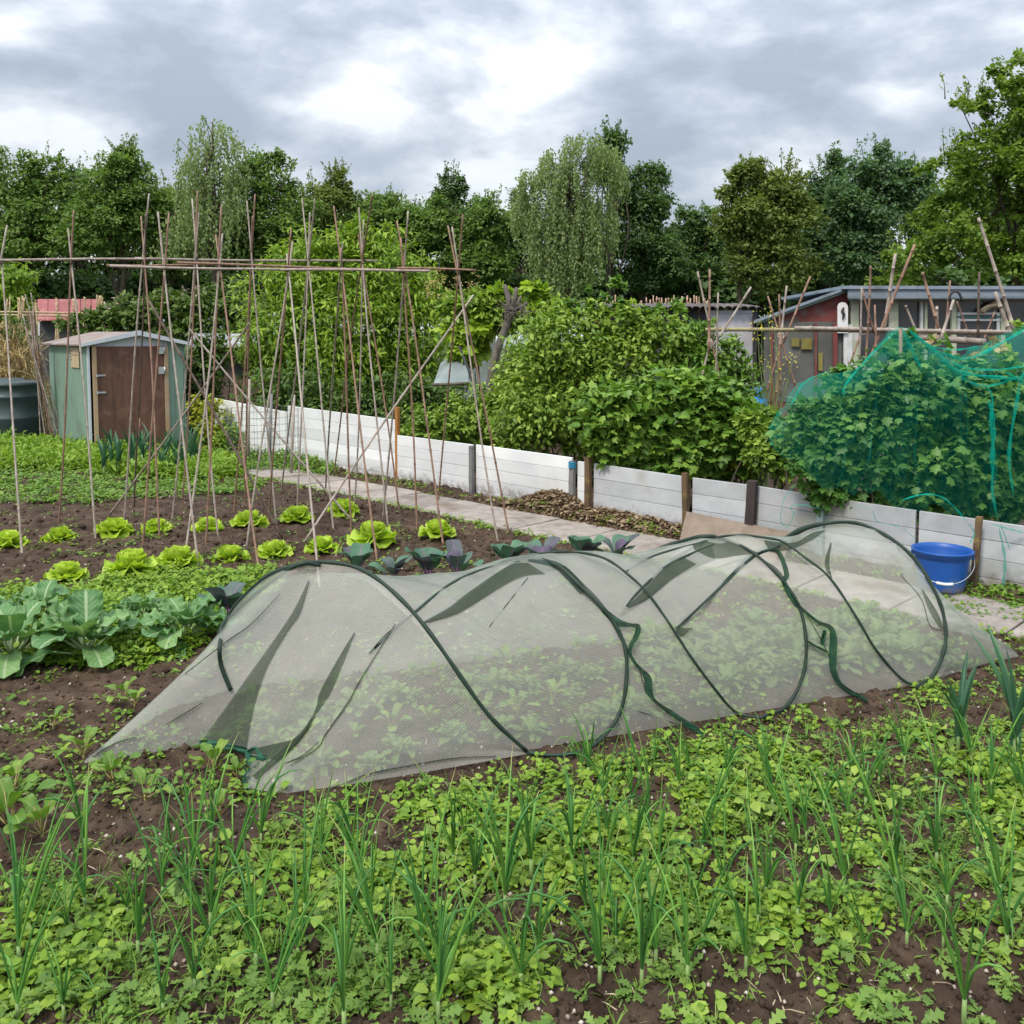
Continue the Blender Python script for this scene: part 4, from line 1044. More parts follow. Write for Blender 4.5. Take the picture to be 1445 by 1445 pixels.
far_tree('broadleaf_tree', 'mid green rounded tree at the left edge of the wood', [(10, 255, 62, 50), (55, 290, 60, 60), (15, 340, 75, 60), (70, 250, 28, 42)], 44, 'mid', 11000, seed=1, spires=30)
far_tree('broadleaf_tree', 'dark narrow tree top between the first two rounded trees at left', [(112, 262, 22, 32), (108, 310, 32, 50)], 48, 'dark', 3500, seed=2, spires=12)
far_tree('broadleaf_tree', 'broad green tree left of the pale birch', [(160, 262, 56, 48), (140, 320, 70, 60), (205, 300, 45, 55), (180, 225, 26, 22)], 43, 'mid', 11000, seed=3, spires=30)
far_tree('broadleaf_tree', 'low yellowish green tree squeezed in left of the pale birch', [(238, 290, 42, 48), (245, 350, 55, 55)], 45, 'olive', 6000, seed=4, spires=14)
far_tree('broadleaf_tree', 'dark rounded tree just right of the pale birch', [(372, 255, 46, 48), (395, 310, 62, 60), (345, 330, 50, 60)], 44, 'mid', 10000, seed=5, spires=34)
far_tree('broadleaf_tree', 'mid green tree with feathery top above the bright peach tree', [(450, 285, 52, 40), (475, 330, 60, 52), (474, 262, 20, 24)], 46, 'olive', 8000, seed=6, spires=26)
far_tree('broadleaf_tree', 'low green tree with ragged top left of the middle of the wood', [(535, 305, 48, 36), (560, 345, 65, 50)], 46, 'mid', 8000, seed=7, spires=30)
far_tree('broadleaf_tree', 'small pointed tree top rising above the middle of the wood', [(637, 270, 22, 30), (650, 320, 52, 48)], 47, 'dark', 6000, seed=8, spires=26)
far_tree('broadleaf_tree', 'dull green bushy tree just left of the weeping willow', [(690, 310, 42, 42), (600, 320, 48, 44), (680, 360, 60, 45)], 45, 'mid', 9000, seed=9, spires=26)
far_tree('broadleaf_tree', 'dark green domed tree just right of the weeping willow', [(905, 275, 42, 48), (900, 330, 60, 62), (925, 370, 50, 45)], 45, 'dark', 11000, seed=10, spires=22)
far_tree('broadleaf_tree', 'low dark tree in the dip between domed and olive trees', [(985, 325, 40, 38), (990, 370, 50, 45)], 48, 'dark', 6000, seed=11, spires=14)
far_tree('broadleaf_tree', 'olive brown tree with two-humped crown right of the dip', [(1050, 262, 38, 42), (1105, 268, 40, 45), (1080, 320, 70, 60), (1085, 375, 72, 45)], 42, 'olive', 14000, seed=12, spires=30)
far_tree('broadleaf_tree', 'bluish dark narrow tree right of the olive brown tree', [(1168, 262, 30, 55), (1175, 330, 42, 70)], 46, 'blue', 8000, seed=13, spires=18)
far_tree('broadleaf_tree', 'tall bluish green tree before the large tree at right', [(1238, 240, 46, 48), (1225, 300, 60, 62), (1215, 365, 65, 50), (1290, 262, 38, 40)], 43, 'blue', 14000, seed=14, spires=30)
far_tree('broadleaf_tree', 'pale topped tree peeking up behind the gap left of the willow', [(735, 285, 18, 20), (735, 320, 32, 30)], 50, 'dark', 2500, seed=15, spires=8)
for k, (u, lb) in enumerate([(-120, 'green tree of the wood just beyond the left edge of the picture'), (-240, 'second green tree of the wood beyond the left edge'), (-360, 'third green tree of the wood beyond the left edge'), (1640, 'green tree of the wood beyond the right edge'), (1760, 'second green tree of the wood beyond the right edge')]):
    far_tree('broadleaf_tree', lb, [(u, 250, 62, 50), (u + 20, 310, 72, 66), (u - 15, 365, 70, 50)], 44, ('mid', 'dark', 'olive')[k % 3], 3800, size=(.18, .34), seed=70 + k, spires=8)
# second, darker row behind
rg = np.random.default_rng(31)
for k, (u, v) in enumerate([(-30, 300), (60, 320), (150, 320), (250, 320), (330, 320), (420, 320), (510, 330), (590, 330), (670, 330), (750, 335), (830, 330), (950, 335), (1040, 330), (1130, 320), (1200, 310), (1290, 300), (1380, 290), (1470, 280)]):
    t = far_tree('backing_tree', 'shaded tree %s from the left in the second row of the wood' % 'one two three four five six seven eight nine ten eleven twelve thirteen fourteen fifteen sixteen seventeen eighteen'.split()[k], [(u, v + 12 + 14 * (k % 3 - 1), 62, 55), (u + 15, v + 80, 65, 45)], 51, 'dark' if k % 2 else 'mid', 4200, size=(.16, .32), seed=200 + k, spires=6)
    t['group'] = 'second row of the wood'
a = Acc(); rg = np.random.default_rng(8)
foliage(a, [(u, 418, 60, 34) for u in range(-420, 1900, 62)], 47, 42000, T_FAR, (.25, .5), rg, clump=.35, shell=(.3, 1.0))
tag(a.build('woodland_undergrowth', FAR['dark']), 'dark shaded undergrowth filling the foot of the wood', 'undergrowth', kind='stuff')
# big near tree at the right edge
bt = far_tree('broadleaf_tree', 'large bright-topped tree filling the right edge of the picture', [(1425, 150, 48, 42), (1450, 110, 50, 48), (1370, 150, 30, 12), (1340, 143, 18, 7), (1400, 215, 62, 42), (1340, 250, 48, 40), (1440, 270, 80, 62), (1350, 320, 70, 45), (1290, 355, 62, 30), (1430, 360, 90, 52), (1280, 395, 55, 22), (1500, 190, 90, 110), (1520, 330, 90, 90)], 27, 'lime', 22000, size=(.09, .18), trunk_u=1440, seed=40, spires=50, cn=30, clump=.3)
# drooping trees: birch at left, weeping willow in the middle
def drooping(name, label, strands, Y, mat, trunk_u, seed, top, sizes=(.09, .19), base_w=.22):
    rg = np.random.default_rng(seed); base = at(trunk_u, 470, Y); base[2] = -.05
    t = thing(name, label, 'tree', base, group='woodland trees behind the plots'); a = Acc(); tp = at(*top, Y)
    ax = smooth_pts([base, base * .6 + tp * .4 + [.1, 0, 0], tp], 5); a.tube(ax, np.linspace(base_w, .03, len(ax)), 8)
    P = []; D = []; R = []
    for (u, v, ru, rv, n, lmin, lmax) in strands:
        for k in range(n):
            q = rg.uniform(-1, 1, 2); th = rg.uniform(0, 2 * pi); rr = sqrt_(rg.random())
            p0 = at(u + ru * rr * cos(th), v + rv * (rr * sin(th)), Y); p0[1] += rg.uniform(-1.6, 1.2) * ru * Y / F
            if k % 8 == 0: branches(a, ax[rg.integers(len(ax) // 2, len(ax) - 1)], [p0], .035, rg, seg=4)
            L = rg.uniform(lmin, lmax); m = int(L / .065) + 3; s = np.linspace(0, 1, m); sway = rg.normal(size=2) * .12
            o = np.array([u - 0, 0]); outd = np.sign(cos(th)) * .25
            pts = p0 + np.stack([sway[0] * s + outd * s * (1 - s) * L * .8 + outd * .5 * s, sway[1] * s, -L * s + .12 * s * (1 - s)], 1)
            j = rg.normal(size=(m, 3)) * .05; c = rg.random(); P.append(pts + j); D.append(np.tile([0, 0, -1.], (m, 1)) + rg.normal(size=(m, 3)) * .5); R.append(np.clip(c * .7 + rg.random(m) * .3, 0, 1))
    P = np.concatenate(P); D = norm(np.concatenate(D)); R = np.concatenate(R); c = Acc()
    k = P[:, 2] > .3; P, D, R = P[k], D[k], R[k]
    Nn = norm(np.cross(D, rg.normal(size=D.shape)) + [0, -.6, .3])
    scatter(c, (T_card()[0] * [.8, 1, 1], T_card()[1]), P, D, Nn, rg.uniform(*sizes, len(P)), R)
    wpart('trunk', a, M_BARK, t); wpart('crown', c, FAR[mat], t); return t


sqrt_ = math.sqrt
drooping('weeping_willow', 'tall weeping willow with pale hanging strands at the middle of the wood', [(803 + (q[0] - 800) * (1.05 if q[1] < 310 else .72), q[1], q[2] * (.8 if q[1] < 310 else .75), q[3], int(q[4] * 1.1), *q[5:]) for q in [(820, 200, 34, 14, 60, .5, 1.6), (778, 222, 24, 12, 50, .8, 2.2), (850, 215, 22, 14, 50, .7, 2.0), (745, 250, 18, 12, 45, .7, 2.0), (868, 240, 13, 14, 30, .6, 1.6), (800, 245, 36, 18, 90, 1.2, 3.0), (735, 290, 15, 14, 40, .6, 1.5), (765, 300, 22, 20, 80, 1.2, 2.8), (815, 300, 30, 25, 110, 1.4, 3.0), (848, 290, 18, 22, 60, .8, 2.2), (790, 345, 26, 20, 90, 1.0, 2.2), (825, 350, 20, 18, 60, .8, 1.8), (760, 350, 14, 14, 40, .6, 1.3), (800, 380, 22, 14, 40, .5, 1.0)]], 41, 'willow', 795, 50, (805, 200))
drooping('birch_tree', 'tall pale green birch with drooping twigs at left of the wood', [(305, 182, 22, 14, 40, .2, .7), (280, 205, 20, 12, 40, .3, .9), (330, 205, 18, 12, 36, .3, .9), (262, 232, 14, 10, 26, .3, .8), (300, 235, 34, 20, 90, .5, 1.3), (340, 245, 16, 16, 40, .4, 1.2), (275, 265, 24, 18, 60, .5, 1.6), (315, 280, 34, 20, 80, .6, 1.8), (262, 310, 26, 20, 60, .5, 1.5), (300, 320, 40, 26, 100, .6, 1.6), (240, 340, 20, 20, 40, .4, 1.0)], 42, 'willow', 298, 51, (300, 172), sizes=(.11, .2))
far_tree('broadleaf_tree', 'dark leafy top poking out behind the weeping willow crown', [(866, 205, 18, 20), (850, 235, 26, 30)], 43.5, 'dark', 2200, size=(.14, .26), trunk_u=862, seed=52, spires=20)

# ---- bushes and fruit trees among the plots
BM = dict(
    peach=leafm('peach_leaf', [(.10, .19, .02), (.20, .33, .03), (.36, .48, .055)], .45, .35),
    currant=leafm('currant_leaf', [(.075, .17, .028), (.14, .27, .04), (.28, .42, .065)], .45, .3),
    bramble=leafm('bramble_leaf', [(.10, .19, .028), (.20, .32, .045), (.38, .50, .09)], .5, .3),
    dark=leafm('shade_leaf', [(.045, .09, .022), (.075, .14, .03), (.13, .21, .04)], .5, .25),  # darker green leaf colours of the dense shrubs
    vine=leafm('vine_leaf', [(.13, .24, .02), (.24, .38, .03), (.36, .50, .05)], .45, .4, vein=(.5, .6, .15, .3)),
    net=leafm('netted_leaf', [(.05, .14, .035), (.095, .22, .045), (.18, .34, .065)], .45, .3),
    yellow=leafm('yellow_leaf', [(.22, .26, .03), (.32, .36, .04), (.42, .40, .06)], .5, .35),
    hedge=leafm('hedge_leaf', [(.05, .10, .02), (.10, .17, .03), (.16, .22, .06)], .5, .3),
    straw=leafm('straw', [(.38, .28, .12), (.5, .38, .18), (.6, .5, .28)], .7, .3, tcol=(1, 1, .8)),
    pink=leafm('blossom', [(.55, .48, .42), (.6, .42, .40), (.7, .65, .6)], .6, .2, tcol=(1, 1, 1)))


def bush(name, label, cat, lobes, Y, mat, n, T, size, seed, clump=.3, cn=16, droop=.35, extra=(), shell=(.45, 1.05), stems=10, trunk=None, **kw):
    rg = np.random.default_rng(seed); l0 = max(lobes, key=lambda l: l[2] * l[3]); base = at(l0[0], 470, Y) if trunk is None else at(trunk, 470, Y); base[2] = -.02
    t = thing(name, label, cat, base); a = Acc()
    for k in range(stems):
        l = lobes[rg.integers(len(lobes))]; Yl = Y + (l[4] if len(l) > 4 else 0); c = at(l[0], l[1], Yl)
        tip = c + norm(rg.normal(size=3)) * [l[2] * Y / F, l[2] * .5 * Y / F, l[3] * Y / F] * .8
        if trunk is None: b = np.array([c[0] * .8 + base[0] * .2 + rg.normal() * .1, base[1] + rg.normal() * .1, 0])
        else: b = base
        branches(a, b, [tip], .014 if trunk is None else .05, rg, seg=5)
    wpart('stems' if trunk is None else 'trunk', a, M_BARK, t)
    a = Acc(); foliage(a, lobes, Y, n, T, size, rg, clump=clump, cn=cn, droop=droop, shell=shell, **kw); wpart('foliage', a, BM[mat], t)
    for (nm, lb, m, nn, TT, sz) in extra:
        for q in lb: a = Acc(); foliage(a, [q], Y, max(8, int(nn * q[2] * q[3] / sum(z[2] * z[3] for z in lb))), TT, sz, rg, clump=.4, cn=12); wpart(nm.replace('shoots', 'shoot'), a, BM[m], t)
    return t


TO, TL, TS = T_oval(.5), T_lobed(), T_slim()
T_LANCE = T_oval(.30, .35, .05)
bush('peach_tree', 'bright green leafy fruit tree behind the bean canes', 'tree', [(432, 385, 68, 58), (500, 350, 60, 38), (555, 395, 68, 62), (480, 450, 120, 85), (585, 470, 62, 62), (400, 470, 58, 72), (470, 540, 110, 70), (580, 545, 60, 55)], 15, 'peach', 27000, T_LANCE, (.075, .145), 60, clump=.34, cn=30, droop=.35, trunk=492, stems=16)
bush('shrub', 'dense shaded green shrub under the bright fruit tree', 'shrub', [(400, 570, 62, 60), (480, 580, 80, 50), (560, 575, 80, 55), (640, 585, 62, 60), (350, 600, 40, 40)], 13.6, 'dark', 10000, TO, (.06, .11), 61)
bush('rose_hedge', 'loose hedge with pale blossom behind the green shed', 'hedge', [(240, 445, 60, 36), (180, 455, 50, 28), (300, 450, 50, 45), (120, 458, 40, 16), (345, 455, 30, 40)], 20, 'hedge', 7000, TO, (.10, .17), 62, extra=[('blossom', [(190, 440, 60, 20), (260, 430, 60, 22), (345, 440, 20, 30)], 'pink', 420, TO, (.06, .10))])
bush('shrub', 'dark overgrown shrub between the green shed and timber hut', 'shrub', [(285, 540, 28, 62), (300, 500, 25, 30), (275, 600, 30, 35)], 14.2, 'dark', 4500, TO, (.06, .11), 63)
bush('golden_shrub', 'yellow-green leafy shrub at the right foot of the green shed', 'shrub', [(297, 600, 26, 36), (310, 630, 34, 22), (285, 575, 15, 18)], 12.4, 'yellow', 1900, TO, (.05, .09), 64, extra=[('green_leaves', [(325, 620, 40, 25)], 'bramble', 1100, TO, (.04, .08))])
bush('young_tree', 'small bright green tree at the far left behind the cane rows', 'tree', [(14, 410, 34, 34), (30, 440, 24, 24), (-10, 430, 30, 30)], 26, 'peach', 3200, T_LANCE, (.14, .24), 65, trunk=15)
bush('dead_stalks', 'straw-coloured dead stalks and dry leaves behind the water butt', 'dry plants', [(22, 505, 42, 38), (45, 560, 26, 60), (8, 470, 26, 22)], 15, 'straw', 2600, T_blade(), (.12, .3), 66, droop=.1, extra=[('green_leaves', [(48, 590, 20, 30), (20, 470, 30, 20)], 'hedge', 900, TO, (.05, .1))])
bush('grapevine', 'yellow-green large-leaved grapevine around the old grey trunk', 'vine', [(690, 425, 42, 22), (660, 455, 36, 30), (745, 415, 20, 18), (725, 440, 30, 20), (665, 490, 25, 25), (775, 440, 30, 16)], 12.2, 'vine', 1500, TL, (.12, .21), 67, droop=.6, extra=[('dry_tips', [(640, 405, 50, 18)], 'straw', 300, TO, (.02, .05)), ('inner_leaves', [(680, 440, 60, 28), (750, 445, 50, 25)], 'bramble', 2500, TO, (.06, .11))])
bush('shrub', 'mixed green shrub growing behind the low white fence middle', 'shrub', [(640, 600, 62, 38), (700, 590, 45, 50), (735, 545, 42, 62), (600, 620, 40, 22), (690, 640, 60, 20), (770, 500, 45, 45)], 10.6, 'bramble', 11000, TO, (.045, .085), 68)
bush('bramble', 'tall light green bramble thicket rising behind the currant bush', 'bramble', [(800, 490, 75, 55), (780, 570, 78, 62), (860, 540, 70, 70), (870, 455, 60, 28), (930, 490, 55, 45), (840, 620, 80, 40), (740, 610, 40, 45)], 9.6, 'bramble', 15000, TO, (.045, .092), 69, clump=.40, cn=20, stems=26,
     extra=[('tall_sprig', [(874, 402, 11, 12), (868, 425, 9, 14), (881, 440, 8, 10)], 'currant', 130, TL, (.05, .09)), ('tall_shoots', [(955, 445, 12, 26), (965, 500, 20, 30), (810, 440, 24, 14), (830, 425, 8, 22), (790, 440, 8, 22), (905, 440, 8, 22), (930, 450, 8, 24), (850, 432, 7, 20)], 'currant', 560, TL, (.05, .085)), ('withered_leaves', [(880, 520, 40, 60), (845, 470, 30, 30)], 'straw', 160, TO, (.04, .08))])
bush('currant_bush', 'dense dark green currant bush leaning over the pale fence', 'bush', [(890, 590, 72, 50), (960, 570, 66, 48), (1020, 590, 58, 48), (880, 630, 58, 28), (960, 630, 78, 40), (1040, 620, 48, 42), (900, 648, 45, 15), (1075, 600, 18, 30), (1000, 660, 55, 15), (940, 655, 45, 14), (1045, 668, 28, 14)], 8.0, 'currant', 11500, TL, (.055, .10), 70, clump=.42, cn=14, shell=(.5, 1.02), stems=26,
     extra=[('yellowed_leaves', [(1040, 655, 28, 18), (1000, 655, 18, 10)], 'yellow', 210, TL, (.035, .06)), ('brown_leaves', [(970, 558, 8, 8), (905, 594, 7, 9)], 'straw', 40, TO, (.03, .05))])
bush('shrub', 'loose grey-green shrub before the dirty white door', 'shrub', [(1000, 520, 40, 40), (1040, 540, 30, 40), (985, 470, 25, 26), (1020, 500, 28, 25)], 9.4, 'currant', 3600, TO, (.04, .075), 71, stems=14)
bush('shrub', 'low yellowish leafy growth between the currant bush and the netted bush', 'shrub', [(1075, 640, 30, 32), (1110, 650, 30, 32), (1060, 600, 20, 30), (1090, 610, 22, 22)], 7.4, 'bramble', 3200, TL, (.04, .07), 73, stems=14, shell=(.3, 1.0))
# yellow-flowered brassica gone to seed
rg = np.random.default_rng(72); t = thing('flowering_brassica', 'spindly plant with small yellow flowers before the grey screen', 'plant', at(1095, 470, 8.2) * [1, 1, 0]); a = Acc(); fl = Acc()
for (u, v) in [(1083, 440), (1075, 465), (1090, 452), (1095, 490), (1115, 505), (1118, 512), (1070, 480), (1085, 520), (1075, 510), (1100, 530), (1068, 450)]:
    p = at(u, v, 8.2 + rg.uniform(-.15, .15)); b = at(1092 + rg.uniform(-8, 8), 600, 8.2); pts = smooth_pts([b, (b + p) / 2 + [rg.normal() * .05, 0, .05], p], 5); a.tube(pts, np.linspace(.006, .002, len(pts)), 5)
    m = 10; P = p + rg.normal(size=(m, 3)) * [.03, .03, .04]; scatter(fl, TO, P, norm(rg.normal(size=(m, 3)) + [0, 0, .4]), norm(rg.normal(size=(m, 3)) + [0, -1, .3]), rg.uniform(.015, .03, m), rg.random(m))
wpart('stalks', a, M_STEM, t); wpart('flowers', fl, leafm('yellow_flower', [(.5, .5, .05), (.7, .6, .08)], .5, .3, tcol=(1, 1, .5)), t)

# old pollarded grey trunk
t = thing('pollarded_trunk', 'old gnarled grey pollarded trunk with stubby head behind the white fence', 'tree trunk', gp(692, 590)); Yt = 11.4
a = Acc(); P = smooth_pts([at(688, 600, Yt), at(691, 560, Yt), at(695, 520, Yt), at(705, 485, Yt), at(716, 455, Yt), at(722, 432, Yt)], 8); n = len(P)
a.tube(P, np.interp(np.linspace(0, 1, n), [0, .5, .8, .9, 1], [.062, .052, .048, .068, .06]) * (1 + .08 * np.sin(np.arange(n) * 1.7)), 10)
for (u, v, r) in [(712, 402, .036), (729, 406, .032), (744, 428, .026), (735, 418, .022)]:
    P = smooth_pts([at(719, 440, Yt), at((719 + u) / 2 + 2, (440 + v) / 2, Yt - .03), at(u, v, Yt)], 5); a.tube(P, np.linspace(r * 1.3, r * .7, len(P)), 8)
wpart('trunk', a, M_BARKG, t)
a = Acc(); rg = np.random.default_rng(3)
for k in range(34): p = at(rg.uniform(706, 742), rg.uniform(425, 452), Yt - .08); branches(a, p, [p + rg.normal(size=3) * [.13, .08, .12]], .008, rg, seg=4)
wpart('twigs', a, M_BARKG, t)

# ------------------------------------------------------------------ netted bush at right
nb = bush('netted_bush', 'large dark green leafy bush under teal netting at right', 'bush', [(1180, 600, 78, 55), (1250, 565, 70, 65), (1320, 560, 75, 60), (1400, 580, 80, 75), (1240, 640, 90, 52), (1340, 650, 95, 65), (1430, 670, 70, 62), (1150, 640, 45, 35), (1270, 498, 30, 26), (1480, 600, 70, 80), (1200, 545, 45, 22), (1395, 712, 60, 25), (1170, 682, 50, 32), (1250, 702, 60, 28), (1330, 708, 60, 26)], 6.5, 'net', 19000, TL, (.048, .085), 80, clump=.3, cn=16, shell=(.4, 1.0), stems=30,
          extra=[('bright_shoots', [(1330, 610, 14, 12), (1365, 605, 18, 12), (1420, 500, 20, 16), (1325, 630, 9, 12), (1375, 650, 20, 10), (1425, 590, 22, 14), (1430, 460, 12, 10), (1372, 660, 18, 12), (1320, 625, 22, 14)], 'vine', 240, TL, (.04, .07)),
                 ('bronze_shoots', [(1405, 495, 14, 10), (1375, 508, 16, 7), (1310, 485, 10, 8)], 'straw', 60, TL, (.04, .06))])
sk = Acc().tube([at(1270, 640, 6.3), at(1271, 463, 6.35)], .012, 6).build('net_support_stake', M_BAMBOO_RED); tag(sk, 'thin stake pushing up the peak of the teal netting', 'stake')
M_TEAL = netm('teal_netting', (.01, .52, .40), .02, .15, 900, .45, wamp=.12); M_TEALD = netm('teal_netting_gathered', (.01, .50, .38), .20, .4, 1500, .4)
topu = [1085, 1110, 1130, 1150, 1180, 1210, 1238, 1255, 1268, 1282, 1300, 1330, 1360, 1385, 1410, 1445, 1520]
topv = [600, 572, 540, 532, 524, 514, 484, 466, 459, 462, 478, 500, 500, 488, 474, 455, 470]
bot = [(1085, 628), (1120, 655), (1170, 678), (1230, 700), (1290, 718), (1340, 722), (1390, 728), (1445, 745), (1520, 760)]
nu, nv = 130, 60; V = np.zeros((nv, nu, 3)); rg = np.random.default_rng(9)
for i, u in enumerate(np.linspace(1085, 1520, nu)):
    tv = np.interp(u, topu, topv); bv = np.interp(u, [b[0] for b in bot], [b[1] for b in bot]) + 34 * (fbm(np.array([u * .045]), np.array([8.3]), 4, 3)[0] - .45)
    sag = (fbm(np.array([u * .03]), np.array([2.2]), 4)[0] - .5)
    for j in range(nv):
        s = j / (nv - 1)
        if s < .25: q = s / .25; p = at(u, tv + 14 * (1 - q) ** 2 * 4, 7.35 - q * .85); p[2] = (1 - q) ** 1.5 * (.75 - p[2]) + p[2] if q < 1 else p[2]
        else:
            q = (s - .25) / .75; Yv = 6.5 - .62 * sin(min(q * 4.5, 1) * pi / 2) + .10 * q; p = at(u, tv + (bv - tv) * q, Yv)
        w = (fbm(np.array([u * .055 + 2.5 * s]), np.array([s * 2.5]), 17)[0] - .5); w2 = (fbm(np.array([u * .16]), np.array([s * 1.4]), 23)[0] - .5)
        p[1] += w * .28 + w2 * .10; p[2] += w * .05; V[j, i] = p
    
tn = thing('teal_netting', 'teal green bird netting draped over the bush at the right edge', 'netting', at(1300, 600, 6.2) * [1, 1, 0]); a = Acc().grid(V, uv=np.stack(np.meshgrid(np.linspace(0, 2.6, nu), np.linspace(0, 2, nv)), -1)); wpart('net_sheet', a, M_TEAL, tn)
def net_strip(pts, wd, nm='net_fold', Y=6.0, mat=None, flat=.35, taper=True):
    P = smooth_pts([at(u, v, (r[0] if r else Y)) for u, v, *r in pts], 8); n = len(P); s = np.linspace(0, 1, n)
    r = wd * (1 + .35 * np.sin(s * 23)) * (np.clip(np.sin(s * pi) * 2.4, .25, 1) if taper else 1)
    a = Acc().tube(P, r, 8, flat=flat); return wpart(nm, a, mat or M_TEALD, tn)


for pts, wd in [([(1282, 465), (1310, 490), (1345, 520), (1380, 530), (1445, 535)], .030), ([(1285, 470), (1330, 498), (1370, 505), (1420, 480), (1450, 462)], .022), ([(1300, 480), (1350, 515), (1400, 522), (1460, 515)], .016),
                ([(1386, 540), (1400, 560), (1398, 600), (1402, 640), (1400, 690), (1408, 735)], .016), ([(1395, 565), (1402, 600), (1398, 660)], .022), ([(1272, 463), (1290, 500), (1300, 520)], .016), ([(1268, 463), (1230, 500), (1195, 540), (1190, 560)], .014),
                ([(1430, 700), (1424, 640), (1436, 560), (1445, 520)], .016), ([(1420, 525), (1450, 545)], .02), ([(1170, 524), (1135, 540), (1115, 575)], .012), ([(1350, 530), (1390, 545), (1445, 530)], .02), ([(1312, 488), (1345, 494), (1385, 488)], .014)]:
    net_strip(pts, wd, Y=5.88)
for pts, wd in [([(1272, 706), (1300, 698), (1325, 700), (1345, 714), (1366, 738)], .012), ([(1123, 683), (1106, 705), (1102, 735), (1112, 742), (1120, 725), (1115, 716), (1130, 712), (1160, 718)], .006), ([(1205, 712), (1230, 720), (1237, 735), (1262, 742), (1280, 750), (1300, 770)], .005),
                ([(1366, 738), (1375, 752), (1368, 768)], .008), ([(1400, 740), (1445, 752)], .012), ([(1410, 745), (1418, 790), (1415, 830)], .012), ([(1412, 740), (1425, 775)], .006)]:
    net_strip(pts, wd, 'trailing_net', Y=5.55)

# ------------------------------------------------------------------ pop-up net tunnel
TO_ = gp(745, 1062); TE = gp(1294, 968); TD = (TE - TO_) / np.linalg.norm(TE - TO_); TNn = np.array([-TD[1], TD[0], 0]); TW = 1.0; TB = .64


def tb_(s): return TB


def tpt(s, th, k=1.0):
    """tunnel surface: s along, th 0 (front foot) .. pi (back foot)"""
    return TO_ + TD * s + TNn * (TW / 2 - k * TW / 2 * cos(th)) + np.array([0, 0, k * tb_(s) * sin(th)])


def hit(u, v, side, scale=1.0):
    r = ray(u, v); o = np.array([0, 0, CAMH]) - TO_; a_ = TW / 2 * scale; b_ = TB * scale * 1.02
    on, rn = (o @ TNn - TW / 2) / a_, (r @ TNn) / a_; oz, rz = o[2] / b_, r[2] / b_
    A = rn * rn + rz * rz; B = 2 * (on * rn + oz * rz); C_ = on * on + oz * oz - 1; disc = B * B - 4 * A * C_
    t = (-B + (0 if disc < 0 or side == 't' else (-1 if side == 'f' else 1) * math.sqrt(max(disc, 0)))) / (2 * A)
    p = np.array([0, 0, CAMH]) + r * t
    if p[2] < .012:                                   # on the soil beside the foot
        p = gp(u, v, .015)
    return p


def sth(p):
    q = p - TO_; return float(q @ TD), float(math.atan2(max(q[2], 0) / TB, -(q @ TNn - TW / 2) / (TW / 2)))


WIRES = [
    [(325, 975, 'b'), (308, 915, 'b'), (325, 865, 'b'), (370, 818, 'b'), (415, 798, 't'), (460, 793, 't'), (510, 803, 'f'), (555, 835, 'f'), (597, 880, 'f'), (640, 940, 'f'), (690, 1010, 'f'), (743, 1060, 'f')],
    [(745, 1062, 'f'), (790, 1066, 'f'), (835, 1054, 'f'), (868, 1019, 'f'), (882, 980, 'f'), (884, 925, 'f'), (875, 894, 'f'), (856, 864, 'f'), (825, 833, 'f'), (786, 797, 'f'), (747, 788, 't'), (715, 800, 'b'), (680, 828, 'b'), (640, 855, 'b'), (596, 878, 'b')],
    [(521, 922, 'b'), (585, 864, 'b'), (637, 823, 'b'), (685, 801, 'b'), (735, 786, 't'), (781, 779, 't'), (822, 780, 'f'), (856, 789, 'f'), (883, 808, 'f'), (914, 837, 'f'), (950, 888, 'f'), (975, 927, 'f'), (1008, 971, 'f'), (1038, 1005, 'f'), (1072, 1013, 'f')],
    [(1072, 1013, 'f'), (1108, 999, 'f'), (1132, 958, 'f'), (1138, 911, 'f'), (1130, 861, 'f'), (1105, 819, 'f'), (1063, 780, 'f'), (1022, 761, 't'), (994, 757, 't'), (952, 767, 'b'), (919, 780, 'b'), (880, 803, 'b')],
    [(878, 861, 'b'), (900, 836, 'b'), (939, 797, 'b'), (980, 772, 'b'), (1008, 759, 't'), (1044, 755, 't'), (1081, 759, 'f'), (1106, 765, 'f'), (1136, 787, 'f'), (1170, 814, 'f'), (1208, 870, 'f'), (1236, 917, 'f'), (1272, 958, 'f'), (1294, 968, 'f')],
    [(1294, 968, 'f'), (1315, 955, 'f'), (1330, 925, 'f'), (1335, 897, 'f'), (1330, 861, 'f'), (1316, 828, 'f'), (1294, 792, 'f'), (1261, 762, 'f'), (1217, 740, 't'), (1178, 737, 't'), (1136, 745, 'b'), (1100, 765, 'b'), (1063, 783, 'b'), (1010, 835, 'b'), (955, 888, 'b')]]
tun = thing('net_tunnel', 'long pop-up crop tunnel of pale green mesh on looped wire hoops', 'net tunnel', (TO_ + TD * .8 + TNn * .5) * [1, 1, 0])
M_HOOP = plain('green_hoop_tape', (.018, .042, .028), .6, (.008, .02, .014), 20); M_NET = netm('tunnel_netting', (.95, .95, .89), .235, .20, 1300, .5, graze=(.17, .235, .185))
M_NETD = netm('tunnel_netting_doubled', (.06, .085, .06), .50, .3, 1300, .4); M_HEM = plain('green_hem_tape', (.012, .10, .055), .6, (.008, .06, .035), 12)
WP = []
